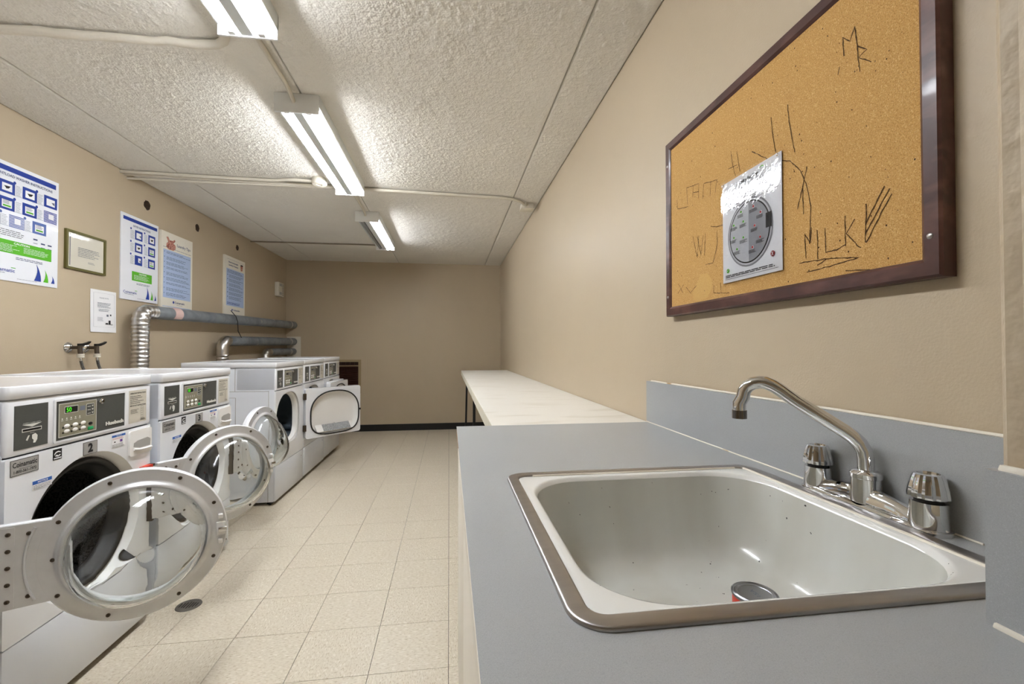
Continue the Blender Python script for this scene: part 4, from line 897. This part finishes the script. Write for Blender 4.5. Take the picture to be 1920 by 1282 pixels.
def dryer_door():
    """hinge at origin, x along door, -y inner face, z from the centre"""
    Wd, Hd = .605, .478
    dn = lambda a, b, h: (a, -h, b)
    o = rrect(.006, Wd, -Hd / 2, Hd / 2, .022, 4)
    cx, cz = .318, -.012
    hole = dshape(cx, cz, .262, .214, .204, 56)
    bm = holed(o, [hole], dn, .002)
    door = from_bm('door', bm, M_white, None, 40)
    MB().loft([[dn(a, b, 0) for a, b in o], [dn(a, b, -.05) for a, b in o], [dn(cx + (a - cx) * .97, b * .97, -.058) for a, b in o]], cap1=True).build('door_shell', M_white, door, 40)
    lp = lambda k, dz, h, dh=0: [dn(cx + (a - cx) * k, cz + dz + (b - cz) * k, h) for a, b in hole]
    MB().loft([lp(1.0, 0, 0), lp(.985, 0, -.004), lp(.955, 0, -.020), lp(.90, -.004, -.036), lp(.82, -.006, -.044), lp(.6, 0, -.047), lp(.2, 0, -.048)], cap1=True).build('dished_liner', M_plas, door, 60)
    ring_ = lp(1.01, 0, .004); MB().tube(ring_ + [ring_[0], ring_[1]], .0068, 8).build('door_gasket', M_rubber, door, 60)
    # lint screen ledge at the bottom of the dish
    MB().loft([[dn(cx + a, cz + b, h) for a in (-.20, .20)] for b, h in ((-.185, .001), (-.178, .006), (-.115, -.040))], closed=False).build('ledge', M_plas, door)
    MB().loft([[dn(cx + a, cz + b, h) for a in (-.13, .17)] for b, h in ((-.176, .009), (-.115, -.036))], closed=False).build('lint_screen', M_lint, door)
    MB().box(cx + .005, cx + .025, .024, .036, cz - .115, cz - .108).build('screen_tab', M_plas, door)
    rbox('latch', Wd - .012, Wd + .004, -.006, .006, -.02, .0, M_black, door, .002, 2)
    for z in (-.165, .135): rbox('hinge', -.016, .012, -.004, .012, z, z + .06, M_screw, door, .002, 2)
    return door
def dryer():
    t = thing('clothes_dryer', '', 'dryer', (MX, 3.79, 0))
    machine_body(t, 1.09); lid(t, 1.095, 1.138); console(t, None, .910, 1.092, False)
    MB().box(-.305, -.301, -.0008, .0, .91, 1.09).box(-MD, -.05, -.0008, 0, .906, .910).box(-.055, -.052, -.0008, 0, .03, .906).box(-.30, -.296, -.0008, 0, .5, .86).box(-.6, -.30, -.0008, 0, .858, .861).build('side_seam', M_grey, t)
    cy, cz = .290, .655
    hole = dshape(cy, cz, .243, .206, .20, 56)
    from_bm('front_panel', holed(rrect(0, MW, .306, .906, .006, 3), [dshape(cy, cz, .276, .224, .22, 56)], lambda a, b, h: (h, a, b), .012), M_white, t, 35)
    big = dshape(cy, cz, .276, .224, .22, 56)
    MB().loft([[(0, a, b) for a, b in big], [(-.012, a, b) for a, b in big], [(-.016, cy + (a - cy) * .97, cz + (b - cz) * .97) for a, b in big], [(-.014, cy + (a - cy) * 1.03, cz + (b - cz) * 1.03) for a, b in hole], [(-.022, a, b) for a, b in hole], [(-.05, a, b) for a, b in hole]]).build('door_recess', M_plas, t, 50)
    fn = lambda a, b, h: (h, cy + .03 + a, cz - .03 + b)
    MB().lathe([(.26, -.051), (.29, -.06), (.29, -.60), (.24, -.62), (0, -.62)], 40, fn).build('drum', M_dryerdrum, t, 40)
    for k in range(3):
        a = R(100 + 120 * k); MB().tube([fn(.275 * math.cos(a), .275 * math.sin(a), -.07), fn(.275 * math.cos(a), .275 * math.sin(a), -.58)], .03, 8).build('drum_baffle', M_dryerdrum, t, 60)
    rbox('lower_panel', -.012, 0, .001, MW - .001, .030, .302, M_whiteside, t, .004, 2)
    MB().lathe([(0, .0015), (.004, .001), (.0045, 0)], 10, lambda a, b, h: (h, MW - .05 + a, .25 + b)).build('panel_screw', M_screw, t)
    d = dryer_door(); d.parent = t; d.location = (.02, MW - .012, .627)
    return t
d1 = dryer(); d2 = copy_tree(d1); d3 = copy_tree(d1)
for t, y, al, lb, dz in ((d1, 3.79, 44, 'white dryer with square door wide open showing lint screen', 0), (d2, 4.49, 5, 'white middle dryer with its door folded back over its neighbour', .004), (d3, 5.185, 180, 'white dryer with closed door nearest the back wall vent', .010)):
    t.location = (MX, y, dz); t['label'] = lb; t['group'] = 'dryers in the row'; door_angle(t, 'door', al)
    for c_ in t.children:
        if c_.name.split('.')[0] == 'door': c_.location.x = {44: .020, 5: .072, 180: .004}[al]
